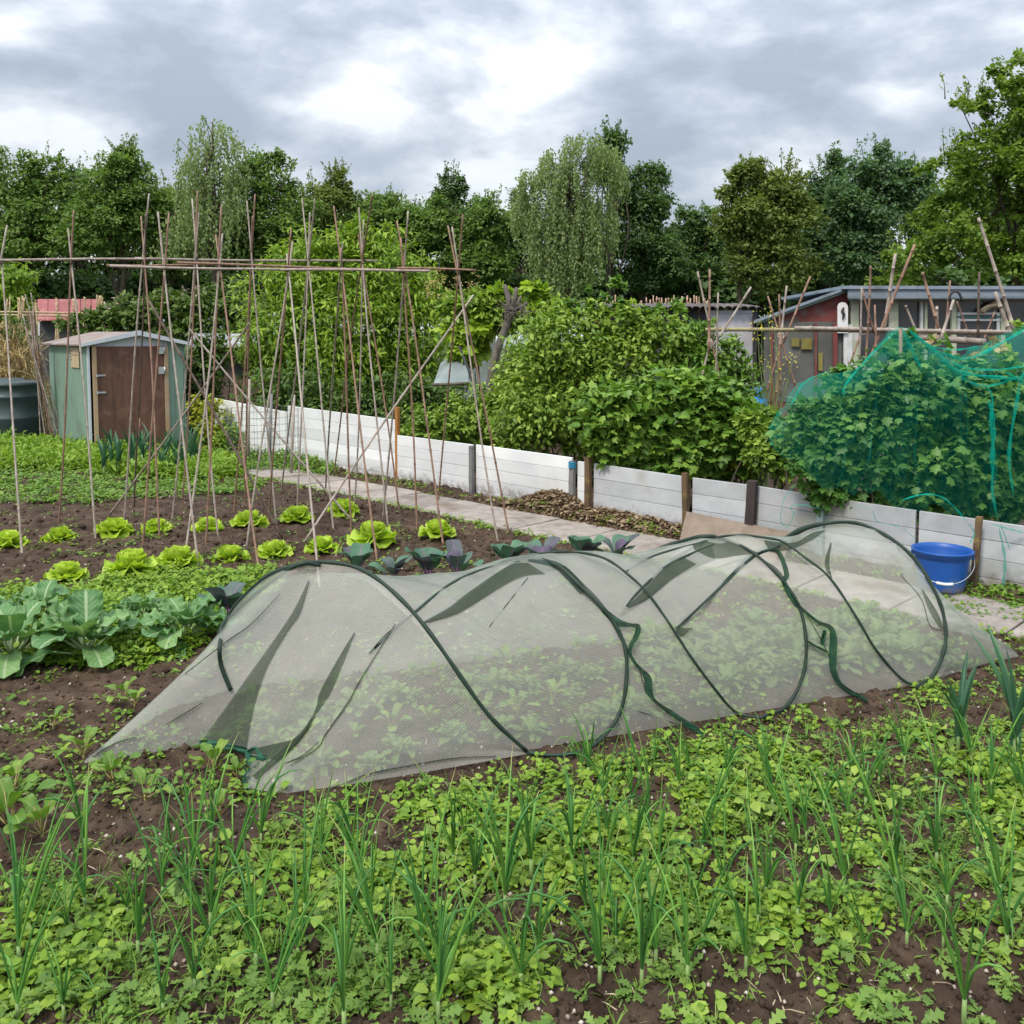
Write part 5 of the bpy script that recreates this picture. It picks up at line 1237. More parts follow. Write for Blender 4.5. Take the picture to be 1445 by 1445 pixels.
for i, w in enumerate(WIRES):
    P = smooth_pts([hit(*q) for q in w], 7)
    for _ in range(3): P[1:-1] = .25 * P[:-2] + .5 * P[1:-1] + .25 * P[2:]
    P[:, 2] = np.maximum(P[:, 2], .012); WP.append(P)
    r = (.0085, .0080, .0056, .0076, .0060, .0092)[i]
    n = len(P); rr = np.full(n, r) * (1 + .12 * np.sin(np.arange(n) * .9))
    if i == 0: rr[:int(n * .42)] *= 1.2
    if i in (1, 3, 5): rr[int(n * .68):] *= 1.5
    if i in (2, 4): rr[:int(n * .32)] *= 1.5
    wpart('hoop', Acc().tube(P, rr, 7), M_HOOP, tun)
# body sheet between the first and the last loop
def edge_fn(P):
    q = np.array([sth(p) for p in P]); o = np.argsort(q[:, 1]); return lambda th: np.interp(th, q[o, 1], q[o, 0])


sl = edge_fn(WP[0]); sr = edge_fn(WP[5]); NTH, NS = 70, 230
def sag_at(s, th):
    """net hangs slack between the loops and is creased"""
    c = fbm(np.array([s * 2.2 + 5]), np.array([th * 1.3]), 41, 2)[0] - .5; d = fbm(np.array([s * 7 + th * 2.5]), np.array([th * 1.1 - s]), 43, 3)[0] - .5
    top = sin(th) ** 2
    hoops = [-.72, .25, .42, 1.13, 1.32, 1.93]; m = min(abs(s - h) for h in hoops)
    return min(.988, .99 - top * min(m, .3) * .24 + c * .035 + d * .055 * min(m * 6, 1))


Vb = np.zeros((NTH, NS, 3))
for i, th in enumerate(np.linspace(0, pi, NTH)):
    a0, a1 = float(sl(th)), float(sr(th)); a1 = max(a1, a0 + .1, .9 if th > 2.4 else -9)
    for j, t_ in enumerate(np.linspace(0, 1, NS)):
        s = a0 + (a1 - a0) * t_; k = sag_at(s, th)
        p = tpt(s, th, k); p[2] = max(p[2] - .004, .006); Vb[i, j] = p
uvb = np.stack(np.meshgrid(np.linspace(0, 3, NS), np.linspace(0, 1.6, NTH)), -1)
body = wpart('net_sheet', Acc().grid(Vb, uv=uvb), M_NET, tun)
# left tail: loft from the first loop to the gathered hem on the soil
def loft(P0, hem, n=70, m=40, sd=1):
    A = np.array([[np.interp(t, np.linspace(0, 1, len(P0)), P0[:, k]) for k in range(3)] for t in np.linspace(0, 1, n)])
    B = np.array([[np.interp(t, hem[:, 0], hem[:, k]) for k in (1, 2, 3)] for t in np.linspace(0, 1, n)]); V = np.zeros((m, n, 3))
    for j in range(m):
        q = j / (m - 1); V[j] = A * (1 - q) + B * q; V[j, :, 2] -= .10 * q * (1 - q) * A[:, 2] / .6
        w = (fbm(np.linspace(0, 9, n), np.full(n, q * 1.5), sd, 3) - .5) * .05 * sin(pi * q); V[j, :, 1] -= w; V[j, :, 2] += w * .5
    V[..., 2] = np.maximum(V[..., 2], .008); return V


def hempts(L): return np.array([[t, *gp(u, v, .012)] for t, u, v in L])


hemL = hempts([(0, 330, 972), (.16, 240, 1000), (.34, 112, 1078), (.46, 240, 1058), (.54, 283, 1050), (.60, 350, 1062), (.68, 346, 1112), (.76, 400, 1120), (.86, 500, 1106), (.94, 620, 1086), (1, 743, 1064)])
VL = loft(WP[0], hemL); tailL = wpart('tail_net', Acc().grid(VL, uv=np.stack(np.meshgrid(np.linspace(0, 1.2, VL.shape[1]), np.linspace(0, .7, VL.shape[0])), -1)), M_NET, tun)
hemR = hempts([(0, 1296, 970), (.2, 1340, 952), (.42, 1385, 938), (.6, 1438, 926), (.75, 1425, 912), (.9, 1365, 895), (1, 1300, 880)])
PR = WP[5][:int(len(WP[5]) * .50)] * 1.0; PR[:, :] -= TD * .012; VR = loft(PR, hemR, sd=5)
VR2 = VR.copy(); wpart('tail_net', Acc().grid(VR2, uv=np.stack(np.meshgrid(np.linspace(0, 1.2, VR.shape[1]), np.linspace(0, .7, VR.shape[0])), -1)), M_NET, tun)
# everything that lies on the net is placed on the real surface by ray casting
def bvh_of(Vs):
    vv = []; ff = []; n = 0
    for V in Vs:
        a, b = V.shape[:2]; vv += [tuple(p) for p in V.reshape(-1, 3)]
        for i in range(a - 1):
            for j in range(b - 1): k = n + i * b + j; ff.append((k, k + 1, k + b + 1, k + b))
        n += a * b
    return BVHTree.FromPolygons(vv, ff)


BV = bvh_of([Vb, VL]); BVT = bvh_of([VL])
def on_net(u, v, lift=.006, back=False):
    r = ray(u, v); r = r / np.linalg.norm(r); o = Vector((0, 0, CAMH)); h = BV.ray_cast(o, Vector(r))
    if h[0] is None: return gp(u, v, .012)
    p = np.array(h[0])
    if back:
        h2 = BV.ray_cast(Vector(p + r * .02), Vector(r)); p = np.array(h2[0]) if h2[0] is not None else p
    return p - r * lift


def fold_strip(L, mat, nm='net_fold', back=False, lift=.006, bulge=.010, nc=5):
    """band between two edges given as rows (u0,v0,u1,v1)"""
    Lp = smooth_pts(np.array(L, float), 7); V = np.zeros((len(Lp), nc, 3))
    for i, (u0, v0, u1, v1) in enumerate(Lp):
        for j in range(nc):
            q = j / (nc - 1); V[i, j] = on_net(u0 + (u1 - u0) * q, v0 + (v1 - v0) * q, lift + bulge * sin(pi * q), back)
    for _ in range(2): V[1:-1] = .25 * V[:-2] + .5 * V[1:-1] + .25 * V[2:]
    V[..., 2] = np.maximum(V[..., 2], .014); return wpart(nm, Acc().grid(V, uv=np.stack(np.meshgrid(np.linspace(0, .15, nc), np.linspace(0, .8, len(Lp))), -1)), mat, tun)


def line(L, r, mat, nm='net_crease', back=False, flat=.6, lift=.006):
    P = smooth_pts([on_net(u, v, lift, back) for u, v in L], 6)
    P[:, 2] = np.maximum(P[:, 2], .010); n = len(P); rr = r * (.45 + .8 * np.abs(np.sin(np.linspace(.3, 2.9, n)))); return wpart(nm, Acc().tube(P, rr, 6, flat=flat), mat, tun)


fold_strip([(435, 819, 437, 821), (414, 862, 424, 866), (385, 905, 406, 892), (352, 951, 376, 945), (315, 1003, 358, 1000), (282, 1049, 347, 1058)], M_NETD)
fold_strip([(500, 892, 501, 893), (480, 924, 487, 930), (452, 975, 468, 975), (446, 998, 452, 1000), (432, 1024, 444, 1012), (404, 1052, 420, 1050), (356, 1095, 362, 1100)], M_NETD)
fold_strip([(350, 1058, 352, 1062), (385, 1050, 385, 1072), (420, 1040, 402, 1068), (440, 1012, 440, 1024)], M_NETD)
fold_strip([(598, 877, 600, 880), (630, 862, 640, 868), (655, 843, 672, 851), (690, 818, 700, 832), (722, 795, 735, 812), (745, 790, 770, 808), (775, 793, 800, 800)], M_NETD, back=True, lift=.0)
fold_strip([(792, 798, 795, 800), (800, 800, 800, 812), (822, 822, 820, 836), (845, 845, 838, 852), (870, 880, 860, 876), (884, 910, 874, 902)], M_NETD)
fold_strip([(745, 789, 745, 792), (785, 792, 780, 800), (812, 812, 800, 818), (830, 835, 818, 838)], M_HOOP, bulge=.008)
fold_strip([(872, 868, 876, 872), (905, 838, 912, 848), (935, 803, 950, 818), (962, 785, 985, 800), (1005, 770, 1010, 790)], M_NETD, back=True, lift=.0)
fold_strip([(977, 768, 980, 776), (1005, 760, 1008, 788), (1040, 768, 1040, 784), (1070, 780, 1060, 782)], M_NETD)
fold_strip([(1065, 783, 1068, 785), (1085, 800, 1098, 803), (1104, 822, 1115, 830)], M_NETD)
fold_strip([(1078, 762, 1080, 768), (1120, 766, 1090, 778), (1145, 752, 1120, 774), (1165, 748, 1150, 760)], M_NETD)
fold_strip([(952, 884, 955, 892), (968, 886, 962, 898), (978, 886, 972, 890)], M_NETD)
fold_strip([(1172, 765, 1174, 767), (1164, 790, 1170, 795), (1166, 806, 1175, 818)], M_NETD)
fold_strip([(1300, 830, 1302, 832), (1310, 860, 1322, 862), (1325, 885, 1333, 888)], M_NETD)
for L in [[(528, 915), (585, 864), (637, 823), (685, 802), (733, 792)], [(884, 855), (900, 836), (939, 800), (980, 779), (1008, 768)], [(955, 886), (1010, 835), (1063, 786), (1100, 770), (1132, 752)], [(884, 806), (919, 786), (952, 775), (994, 764)]]:
    line(L, .0058, M_HOOP, 'hoop_seam', flat=.7, lift=.004)  # added lines: copies of the rear hoops laid on the near net face
fold_strip([(598, 877, 600, 880), (632, 858, 642, 868), (655, 840, 674, 850), (692, 814, 702, 832), (722, 796, 737, 814), (745, 794, 770, 810)], M_NETD)  # this and the next fold repeat rear folds, added on the near face
fold_strip([(885, 855, 887, 858), (905, 836, 914, 846), (935, 803, 950, 816), (962, 785, 983, 796)], M_NETD)
P = []
for u, v in [(452, 797), (412, 801), (372, 817), (340, 842), (322, 872), (311, 905), (312, 938), (326, 974)]:
    r = ray(u, v); r = r / np.linalg.norm(r); h = BVT.ray_cast(Vector((0, 0, CAMH)), Vector(r)); h = h if h[0] is not None else BV.ray_cast(Vector((0, 0, CAMH)), Vector(r))
    if h[0] is not None: P.append(np.array(h[0]) - r * .004)
P = smooth_pts(P, 8); wpart('hoop_tape', Acc().tube(P, .0085, 7), M_HOOP, tun)  # added tube repeating the left hoop on the outer tail net
for L in [[(521, 922), (545, 895), (585, 864)], [(558, 880), (530, 925), (505, 965), (492, 990), (460, 1035), (448, 1055), (410, 1080)], [(690, 885), (745, 815)], [(395, 838), (355, 880), (320, 905), (262, 950), (240, 965)], [(285, 992), (255, 1010), (235, 1022)],
          [(480, 1108), (520, 1092), (580, 1080), (640, 1070), (700, 1067)], [(1063, 783), (1030, 812), (1000, 845), (955, 889)], [(912, 980), (900, 940), (885, 915)], [(1330, 895), (1365, 905), (1400, 925)], [(1270, 810), (1300, 845), (1312, 882), (1330, 890)],
          [(900, 1003), (950, 1020), (1000, 1040)], [(130, 1068), (160, 1050), (190, 1040)], [(362, 1090), (420, 1070), (450, 1046)], [(1140, 870), (1160, 905), (1172, 930)], [(1332, 928), (1360, 928), (1420, 928)], [(1225, 985), (1290, 972), (1330, 960)]]:
    line(L, .0028, M_NETD if L[0][0] not in (521, 1063, 1332) else M_HOOP, flat=.5)
# gathered ribbons hanging at the joins
def ribbon(L, nm='gathered_ribbon', mat=None):
    P = np.array([[*on_net(u, v, .02), w] for u, v, w in L]); P = smooth_pts(P, 7); P[:, 2] = np.maximum(P[:, 2], .015)
    n = len(P); T = norm(np.gradient(P[:, :3], axis=0)); view = norm(np.array([0, 0, CAMH]) - P[:, :3]); S = norm(np.cross(T, view)); V = np.zeros((n, 5, 3))
    for j in range(5):
        q = j / 4 - .5; V[:, j] = P[:, :3] + S * (q * P[:, 3:4]) + view * (.012 * np.sin(q * 9 + np.arange(n) * .35)[:, None])
    return wpart(nm, Acc().grid(V), mat or M_HEM, tun)


M_RIB = netm('gathered_tunnel_net', (.02, .075, .045), .78, .2, 1800, .25)
ribbon([(850, 860, .02), (872, 878, .03), (890, 882, .015), (900, 884, .02), (899, 895, .02), (889, 915, .016), (892, 930, .01), (905, 945, .014), (914, 958, .03), (916, 975, .028), (925, 990, .012), (950, 1008, .02), (975, 1025, .022), (995, 1042, .012)], mat=M_RIB)
ribbon([(1085, 776, .01), (1098, 779, .02), (1106, 795, .02), (1110, 812, .022), (1106, 822, .02), (1120, 848, .018), (1135, 862, .014), (1155, 878, .014), (1172, 886, .02), (1176, 900, .03), (1175, 925, .034), (1176, 945, .028), (1185, 965, .022), (1205, 980, .022), (1224, 990, .012)], mat=M_RIB)
ribbon([(1140, 905, .008), (1152, 912, .01), (1168, 920, .01)], mat=M_RIB); ribbon([(1158, 905, .004), (1164, 890, .014), (1160, 910, .018)], mat=M_RIB)
# green hem tape at the open end
ribbon([(281, 1048, .016), (300, 1049, .022), (325, 1054, .02), (348, 1060, .022)], 'hem_tape'); ribbon([(348, 1058, .02), (352, 1075, .024), (347, 1095, .026), (349, 1114, .02)], 'hem_tape')
ribbon([(350, 1062, .012), (360, 1056, .014), (368, 1066, .014), (376, 1070, .01)], 'hem_tape'); ribbon([(352, 1068, .012), (372, 1071, .014)], 'hem_tape')

# ------------------------------------------------------------------ crops
def instance(proto, loc, rz, sc, label=None, group=None, first=[set()]):
    if proto.name not in first[0]: first[0].add(proto.name); o = proto
    else: o = copy_tree(proto)
    o.location = [float(q) for q in loc]; o.rotation_euler = (0, 0, rz); o.scale = (sc, sc, sc)
    if label: o['label'] = label
    if group: o['group'] = group
    return o


# lettuces
M_LET = leafm('lettuce_leaf', [(.28, .43, .035), (.42, .57, .06), (.56, .68, .13)], .4, .35, vein=(.55, .65, .2, .45))
def make_lettuce(sd):
    rg = np.random.default_rng(sd); t = thing('lettuce', 'lettuce', 'lettuce'); a = Acc()
    for k in range(26):
        q = k / 26; L = .165 - .045 * q; V, uv = leaf_surface(L, L * rg.uniform(.95, 1.25), .15 + 1.15 * q + rg.normal() * .1, -.9 + 1.9 * rg.random() * .6 if q > .4 else .5, lambda t: min(1, .25 + 1.5 * t) * (1 - max(0, t - .75) * 1.4), rg.uniform(.08, .16), rg.uniform(2.5, 4), .22, 6, 4, k * 2.4 + rg.normal() * .2, (0, 0, .015), sd * 50 + k)
        a.grid(V, uv=uv, rnd=float(np.clip(.25 + .5 * q + rg.normal() * .15, 0, 1)))
    part('leaves', a, M_LET, t); part('heart', Acc().lathe((0, 0, 0), [(.02, 0), (.03, .03), (.028, .055), (0, .07)], 10), M_LET, t); return t


LP_ = [make_lettuce(k) for k in range(5)]
lets = [(10, 774, .8, 'bright lettuce head cut off by the left edge in the rear row'), (85, 764, .85, 'small bright lettuce in the rear row left of the long grey cane foot'), (161, 758, .9, 'rear-row lettuce just right of the third cane foot'),
        (221, 752, .9, 'rear-row lettuce behind the brown cane pair left of centre'), (293, 748, .85, 'rear-row lettuce between two cane feet under the shed corner'), (352, 740, .85, 'rear-row lettuce beside the foot of the dark diagonal cane'),
        (420, 735, .95, 'rear-row lettuce near the path end of the crossed braces'), (484, 728, .85, 'smallest rear-row lettuce nearest the paving'), (93, 820, .75, 'low loose lettuce alone at the front left of the bed'),
        (186, 812, 1.0, 'largest roundest lettuce at the left of the front row'), (252, 800, .9, 'front-row lettuce between the big round one and a cane foot'), (325, 790, .95, 'broad flat front-row lettuce right of the grey cane foot'),
        (388, 783, .85, 'front-row lettuce just right of the reddish cane foot'), (455, 778, .95, 'front-row lettuce with a grey cane standing in front of it'), (526, 770, 1.0, 'front-row lettuce behind the wire hoop with a reddish cane before it'), (617, 759, .95, 'last bright lettuce at the right end of the front row')]
for i, (u, v, s, lb) in enumerate(lets): instance(LP_[i % 5], gpt(u, v), RNG.uniform(0, 6), s * RNG.uniform(.85, 1.15), lb, 'lettuces in two rows under the bean canes')

# cabbages and other brassicas
M_CAB = leafm('cabbage_leaf', [(.07, .18, .06), (.11, .24, .08), (.18, .32, .11)], .5, .25, vein=(.36, .46, .26, .8), tcol=(1.2, 1.3, .7))
M_PUR = leafm('purple_brassica_leaf', [(.09, .07, .12), (.08, .17, .11), (.07, .18, .10), (.08, .20, .10)], .5, .2, vein=(.25, .12, .25, .5), tcol=(1, 1, .9))
M_RIBP = plain('pale_leaf_stalk', (.30, .40, .20), .5)


def make_brassica(sd, n, L, W, mat, el=(.3, 1.2), name='cabbage', ruff=.05, stalk=.4, stem_mat=None, freq=(2, 3.2)):
    rg = np.random.default_rng(sd); t = thing(name, name, name.replace('_', ' ')); a = Acc(); st = Acc()
    for k in range(n):
        q = k / n; az = k * 2.4 + rg.normal() * .2; e0 = el[0] + (el[1] - el[0]) * q + rg.normal() * .1; l = L * rg.uniform(.75, 1.1) * (1 - .25 * q); sl_ = l * stalk
        b = np.array([sin(az) * cos(e0) * sl_, cos(az) * cos(e0) * sl_, sin(e0) * sl_ + .04 * min(1, L / .33)])
        kr = max(.25, min(1, L / .33)); st.tube([(0, 0, .03 * kr), b * .5, b + [sin(az) * cos(e0) * .03, cos(az) * cos(e0) * .03, sin(e0) * .03]], np.array([.009, .007, .004]) * kr, 6)
        V, uv = leaf_surface(l * (1 - stalk * .5), W * rg.uniform(.8, 1.15), e0, rg.uniform(.5, 1.3), lambda t: (sin(min(t * 1.15 + .12, 1.0) * pi * .62) ** .8) * (1 if t < .8 else max(.05, (1 - ((t - .8) / .2) ** 2) ** .5)), ruff * rg.uniform(.7, 1.6), rg.uniform(*freq), .14, 18, 6, az, b, sd * 70 + k)
        a.grid(V, uv=uv, rnd=float(rg.random()))
    st.tube([(0, 0, -.03), (0, 0, .07 * kr)], np.array([.018, .014]) * kr, 8)
    part('leaves', a, mat, t); part('leaf_stalks', st, stem_mat or M_RIBP, t); return t


CB = [make_brassica(k, 17, .31, .15, M_CAB, (.2, 1.25), ruff=.10, freq=(5, 9)) for k in (1, 2, 3)]
for i, (u, v, s, lb) in enumerate([(18, 935, 1.15, 'big blue-green cabbage plant cut off by the left edge'), (123, 930, 1.15, 'large pale-ribbed cabbage plant second from the left edge'), (262, 910, .95, 'spreading cabbage plant nearest the tunnel opening'), (60, 880, .85, 'cabbage plant behind the two large ones at left'), (-50, 900, 1.0, 'cabbage plant mostly beyond the left edge'), (200, 880, .7, 'smaller cabbage plant behind and between the larger ones')]):
    instance(CB[i % 3], gpt(u, v), RNG.uniform(0, 6), s * .88, lb, 'cabbage plants left of the tunnel')
PU = [make_brassica(k, 6, .27, .145, M_PUR, (1.0, 1.5), 'kohlrabi', .05, .45, plain('purple_stalk', (.16, .07, .16), .5)) for k in (11, 12)]
for i, (u, v, s, lb) in enumerate([(322, 885, 1.2, 'dark purple kohlrabi standing left of the first wire hoop'), (505, 815, 1.0, 'purple-green kohlrabi right behind the first hoop top'), (555, 828, .9, 'low purple kohlrabi leaves peeping over the net'),
                                   (605, 830, 1.15, 'upright kohlrabi leaves left of the paired leaves behind the net'), (645, 828, 1.1, 'pair of purplish kohlrabi leaves behind the net dip'), (718, 820, 1.15, 'broad kohlrabi leaves left of the second hoop top'),
                                   (760, 815, 1.1, 'kohlrabi leaves directly over the second hoop top'), (825, 808, 1.2, 'rounded green kohlrabi leaf before the paving'), (868, 806, 1.1, 'rightmost kohlrabi with grey-purple leaf before the paving')]):
    instance(PU[i % 2], gpt(u, v), RNG.uniform(0, 6), s * .82, lb, 'kohlrabi row behind the tunnel')

# beetroot / chard seedlings in the bare soil at lower left
M_BEET = leafm('beet_leaf', [(.09, .20, .03), (.14, .27, .04), (.22, .34, .05)], .45, .3, vein=(.35, .40, .12, .5)); M_BEETS = plain('beet_stalk', (.30, .10, .08), .5, (.20, .28, .06), 12)
BT = [make_brassica(k, 6, .105, .042, M_BEET, (.6, 1.35), 'beetroot_plant', .09, .5, M_BEETS) for k in (21, 22, 23)]
for t in BT: t['category'] = 'beetroot'
bts = [(14, 1175, 1.5, 'large beetroot plant cut off at the left edge of the bare soil'), (60, 1190, 1.2, 'beetroot plant with broad flat leaves near the left edge'), (118, 1075, 1.0, 'beetroot plant left of the tunnel corner'), (160, 1108, 1.0, 'beetroot plant just below the tunnel corner'), (205, 1135, .95, 'beetroot plant between the tunnel corner and hem tape'),
       (302, 1085, 1.0, 'beetroot plant under the green hem tape'), (335, 1100, .7, 'small beetroot plant beside the flapping hem'), (175, 992, .9, 'beetroot plant behind the left tail of the net'), (190, 1003, .7, 'small seedling beside the net edge'), (75, 1035, .7, 'small beetroot seedling on the open soil'), (20, 1120, 1.1, 'beetroot plant at the left edge of the trodden soil'), (310, 1160, .8, 'pale-leaved seedling on the ridge before the hem')]
for i, (u, v, s, lb) in enumerate(bts): instance(BT[i % 3], gpt(u, v), RNG.uniform(0, 6), s, lb, 'beetroot plants in the bare soil at left')

# leafy crop under the net
M_RAD = leafm('radish_leaf', [(.11, .20, .05), (.15, .25, .06), (.20, .30, .08)], .5, .3, vein=(.3, .4, .15, .3))
RD = [make_brassica(k, 24, .13, .040, M_RAD, (.35, 1.3), 'radish_plant', .16, .3) for k in (31, 32, 33)]
for t in RD: t['category'] = 'leafy crop'
rg = np.random.default_rng(77)
RW = ['in the row nearest the camera', 'in the second row', 'in the third row', 'in the rearmost row']
OR2 = 'leftmost second third fourth fifth sixth seventh eighth ninth tenth eleventh twelfth'.split()
def oph(i, noun): return ('leftmost ' + noun) if i == 0 else (OR2[i] + ' ' + noun + ' from the left')
for k in range(48):
    s = 1.0 + (k // 4 + rg.uniform(.2, .8)) * 1.38 / 12; n_ = [.3, .5, .68, .82][k % 4] + rg.normal() * .03; p = TO_ + TD * s + TNn * n_; p[2] = float(gz(p[0], p[1]))
    instance(RD[k % 3], p, rg.uniform(0, 6), rg.uniform(.7, 1.25), oph(k // 4, 'bushy leafy plant') + ' ' + RW[k % 4] + ' under the tunnel', 'leafy crop under the right half of the tunnel')
for k in range(48):
    s = -1.0 + (k // 4 + rg.uniform(.2, .8)) * 2.0 / 12; n_ = [.15, .4, .62, .86][k % 4] + rg.normal() * .03; p = TO_ + TD * s + TNn * n_; p[2] = float(gz(p[0], p[1]))
    instance(BT[k % 3] if k % 2 else RD[k % 3], p, rg.uniform(0, 6), rg.uniform(.5, .95), oph(k // 4, 'small seedling') + ' ' + RW[k % 4] + ' under the tunnel', 'seedlings under the left half of the tunnel')

# onions
M_ON = leafm('onion_blade', [(.05, .17, .040), (.085, .24, .045), (.16, .34, .055)], .4, .15, tip=(.55, .45, .18)); M_ONB = plain('onion_white_stem', (.26, .36, .13), .5, (.14, .24, .07), 20)
def make_onion(sd, big=.8, nb=5, name='onion_plant'):
    rg = np.random.default_rng(sd); t = thing(name, name, 'onion'); 
    part('stem', Acc().tube([(0, 0, -.02), (0, 0, .02), (0, 0, .055)], [.009 * big, .007 * big, .006 * big], 8), M_ONB, t)
    for k in range(nb + rg.integers(-1, 2)):
        az = rg.uniform(0, 6.28); L = rg.uniform(.18, .42); lean = rg.uniform(.02, .42); bend = rg.uniform(0, .6) if rg.random() < .6 else rg.uniform(1.4, 3.0); n = 9; P = [np.array([0, 0, .05])]
        for i in range(1, n):
            q = i / (n - 1); ang = lean + bend * q ** 2.4; P.append(P[-1] + np.array([sin(az) * sin(ang), cos(az) * sin(ang), cos(ang)]) * L / (n - 1))
        w = .0047 * big * rg.uniform(.7, 1.25); r = w * np.array([.75, 1, 1.12, 1.15, 1.08, .95, .72, .42, .08]); part('blade', Acc().tube(np.array(P), r, 6, rnd=float(rg.random()), flat=.8, caps=False), M_ON, t)
    return t


ONP = [make_onion(k) for k in range(9)]; rg = np.random.default_rng(15); placed = []
spots = [(385, 1425), (120, 1215), (90, 1440), (195, 1350), (620, 1400), (735, 1390), (970, 1380), (1410, 1270), (870, 1330), (1190, 1260), (430, 1290), (505, 1260), (350, 1330), (25, 1440), (275, 1400), (640, 1215), (745, 1195), (855, 1180), (1005, 1160), (1090, 1150), (1125, 1395 - 90), (1240, 1110), (1320, 1190)]
tries = 0
while len(spots) < 114 and tries < 20000:
    tries += 1; u = rg.uniform(-10, 1455); v = 1080 + 370 * rg.random() ** 1.25
    if v < 1135 + (120 if u < 420 else 0) * (420 - u) / 420 + (30 if u < 800 else -60): continue
    if u > 1000 and v > 1360 and rg.random() < .8: continue
    p = gp(u, v); 
    if min(np.linalg.norm(p - gp(*s)) for s in spots) < .085: continue
    spots.append((u, v))
ORD = 'leftmost second third fourth fifth sixth seventh eighth ninth tenth eleventh twelfth thirteenth fourteenth fifteenth sixteenth seventeenth eighteenth nineteenth twentieth'.split()
def ordinal(i): return (ORD[i] if i else 'leftmost') + ('' if not i else '')
def order_phrase(i, noun): return ('leftmost ' + noun) if i == 0 else (ORD[i] + ' ' + noun + ' from the left')
spots.sort(key=lambda q: -q[1]); BANDS = ['%s strip of the weedy bed' % w for w in ('front', 'second', 'third', 'fourth', 'fifth', 'rear')]
for b_ in range(6):
    grp = sorted(spots[b_ * 19:(b_ + 1) * 19])
    for i, (u, v) in enumerate(grp): instance(ONP[(i * 5 + b_ * 2) % 9], gpt(u, v), rg.uniform(0, 6.28), rg.uniform(.68, 1.08) * (.85 if b_ > 3 else 1), order_phrase(i, 'onion plant') + ', ' + BANDS[b_], 'onion plants in the foreground bed')
# leeks at the right edge
def make_leek(sd, L=.5, nb=7):
    rg = np.random.default_rng(sd); t = thing('leek', 'leek', 'leek'); part('stem', Acc().tube([(0, 0, -.02), (0, 0, .06), (0, 0, .14)], [.014, .013, .012], 8), M_ONB, t)
    for k in range(nb):
        V, uv = leaf_surface(L * rg.uniform(.7, 1.1), .042, rg.uniform(1.25, 1.55), rg.uniform(.05, .8), lambda q: (1 - q ** 3) * .95 + .03, .02, 2, .35, 10, 2, k * pi + rg.normal() * .25, (0, 0, .08 + .015 * k), sd * 9 + k)
        part('blade', Acc().grid(V, uv=uv, rnd=float(rg.random())), M_LEEK, t)
    return t


M_LEEK = leafm('leek_blade', [(.035, .10, .06), (.05, .14, .07), (.075, .18, .085)], .45, .15)
LK = [make_leek(1), make_leek(2)]
instance(LK[0], gpt(1432, 1078), .4, .85, 'thick blue-green leek rising at the right edge of the bed', 'leeks')
instance(LK[1], gpt(1352, 1060), 2.1, .6, 'shorter leek left of the thick one by the tunnel end', 'leeks')
LKS = make_leek(3, .34, 5)
for k in range(22):
    u = [150, 158, 170, 185, 200, 216, 232, 240, 252, 262, 275][k % 11] + rg.uniform(-4, 4); instance(LKS, gpt(u, 668 + rg.uniform(-6, 7) if k < 11 else 655 + rg.uniform(-4, 5)), rg.uniform(0, 6), rg.uniform(.8, 1.2), oph(k % 11, 'leek') + (' in the nearer' if k < 11 else ' in the farther') + ' leek row before the green shed', 'leeks in the far row before the shed')

# ------------------------------------------------------------------ weeds and ground cover
M_W1 = leafm('weed_leaf_bright', [(.11, .22, .022), (.19, .32, .03), (.31, .43, .045)], .5, .3, vein=(.25, .38, .08, .35))
M_W2 = leafm('weed_leaf_bluish', [(.09, .18, .035), (.15, .26, .045), (.22, .33, .065)], .55, .25)
M_W3 = leafm('weed_leaf_mid', [(.08, .18, .03), (.14, .26, .035), (.24, .36, .055)], .5, .3)
T_W1, T_W2 = T_oval(.72, .18, .05), T_jag(.62)


def weed_field(name, label, x, y, rg, mat, T, leaves=(8, 18), R=(.03, .08), H_=(.01, .06), S=(.016, .034), flat=.35):
    """whole plants: each a rosette or tuft of leaves on the soil"""
    n = len(x); m = rg.integers(leaves[0], leaves[1], n); idx = np.repeat(np.arange(n), m); N_ = len(idx)
    pr = rg.uniform(R[0], R[1], n)[idx]; ph = rg.uniform(H_[0], H_[1], n)[idx]; hue = rg.random(n)[idx]
    az = rg.uniform(0, 2 * pi, N_); rr = np.sqrt(rg.random(N_)) * pr; X = x[idx] + np.cos(az) * rr; Y = y[idx] + np.sin(az) * rr
    zt = ph * (1 - (rr / pr) ** 2 * .6) * rg.uniform(.3, 1.05, N_); P = np.stack([X, Y, gz(X, Y) + .004 + zt], 1)
    az2 = az + rg.normal(size=N_) * .7; D = np.stack([np.cos(az2), np.sin(az2), flat * rg.normal(size=N_) + .12], 1)
    up = norm(np.stack([rg.normal(size=N_) * .35, rg.normal(size=N_) * .35, np.ones(N_)], 1))
    a = Acc(); scatter(a, T, P, D, up, rg.uniform(S[0], S[1], N_) * (.75 + .5 * rg.random(n)[idx]), np.clip(hue * .55 + rg.random(N_) * .45, 0, 1))
    # stalks carrying the taller tufts
    k = np.where(rg.random(N_) < .22)[0]; c = np.stack([x[idx[k]], y[idx[k]], gz(x[idx[k]], y[idx[k]])], 1)
    for i, j in enumerate(k[:9000]):
        d = P[j] - c[i]; s_ = np.array([-d[1], d[0], 0]); s_ = s_ / (np.linalg.norm(s_) + 1e-6) * .0016; a.add([c[i] - s_, c[i] + s_, P[j] + s_ * .6, P[j] - s_ * .6], [(0, 1, 2, 3)], rnd=.3)
    o = a.build(name, mat); return tag(o, label, 'weeds', kind='stuff')


def pick(n, yr, fan, f, rg): return ground_cover(n, yr, fan, f, rg)


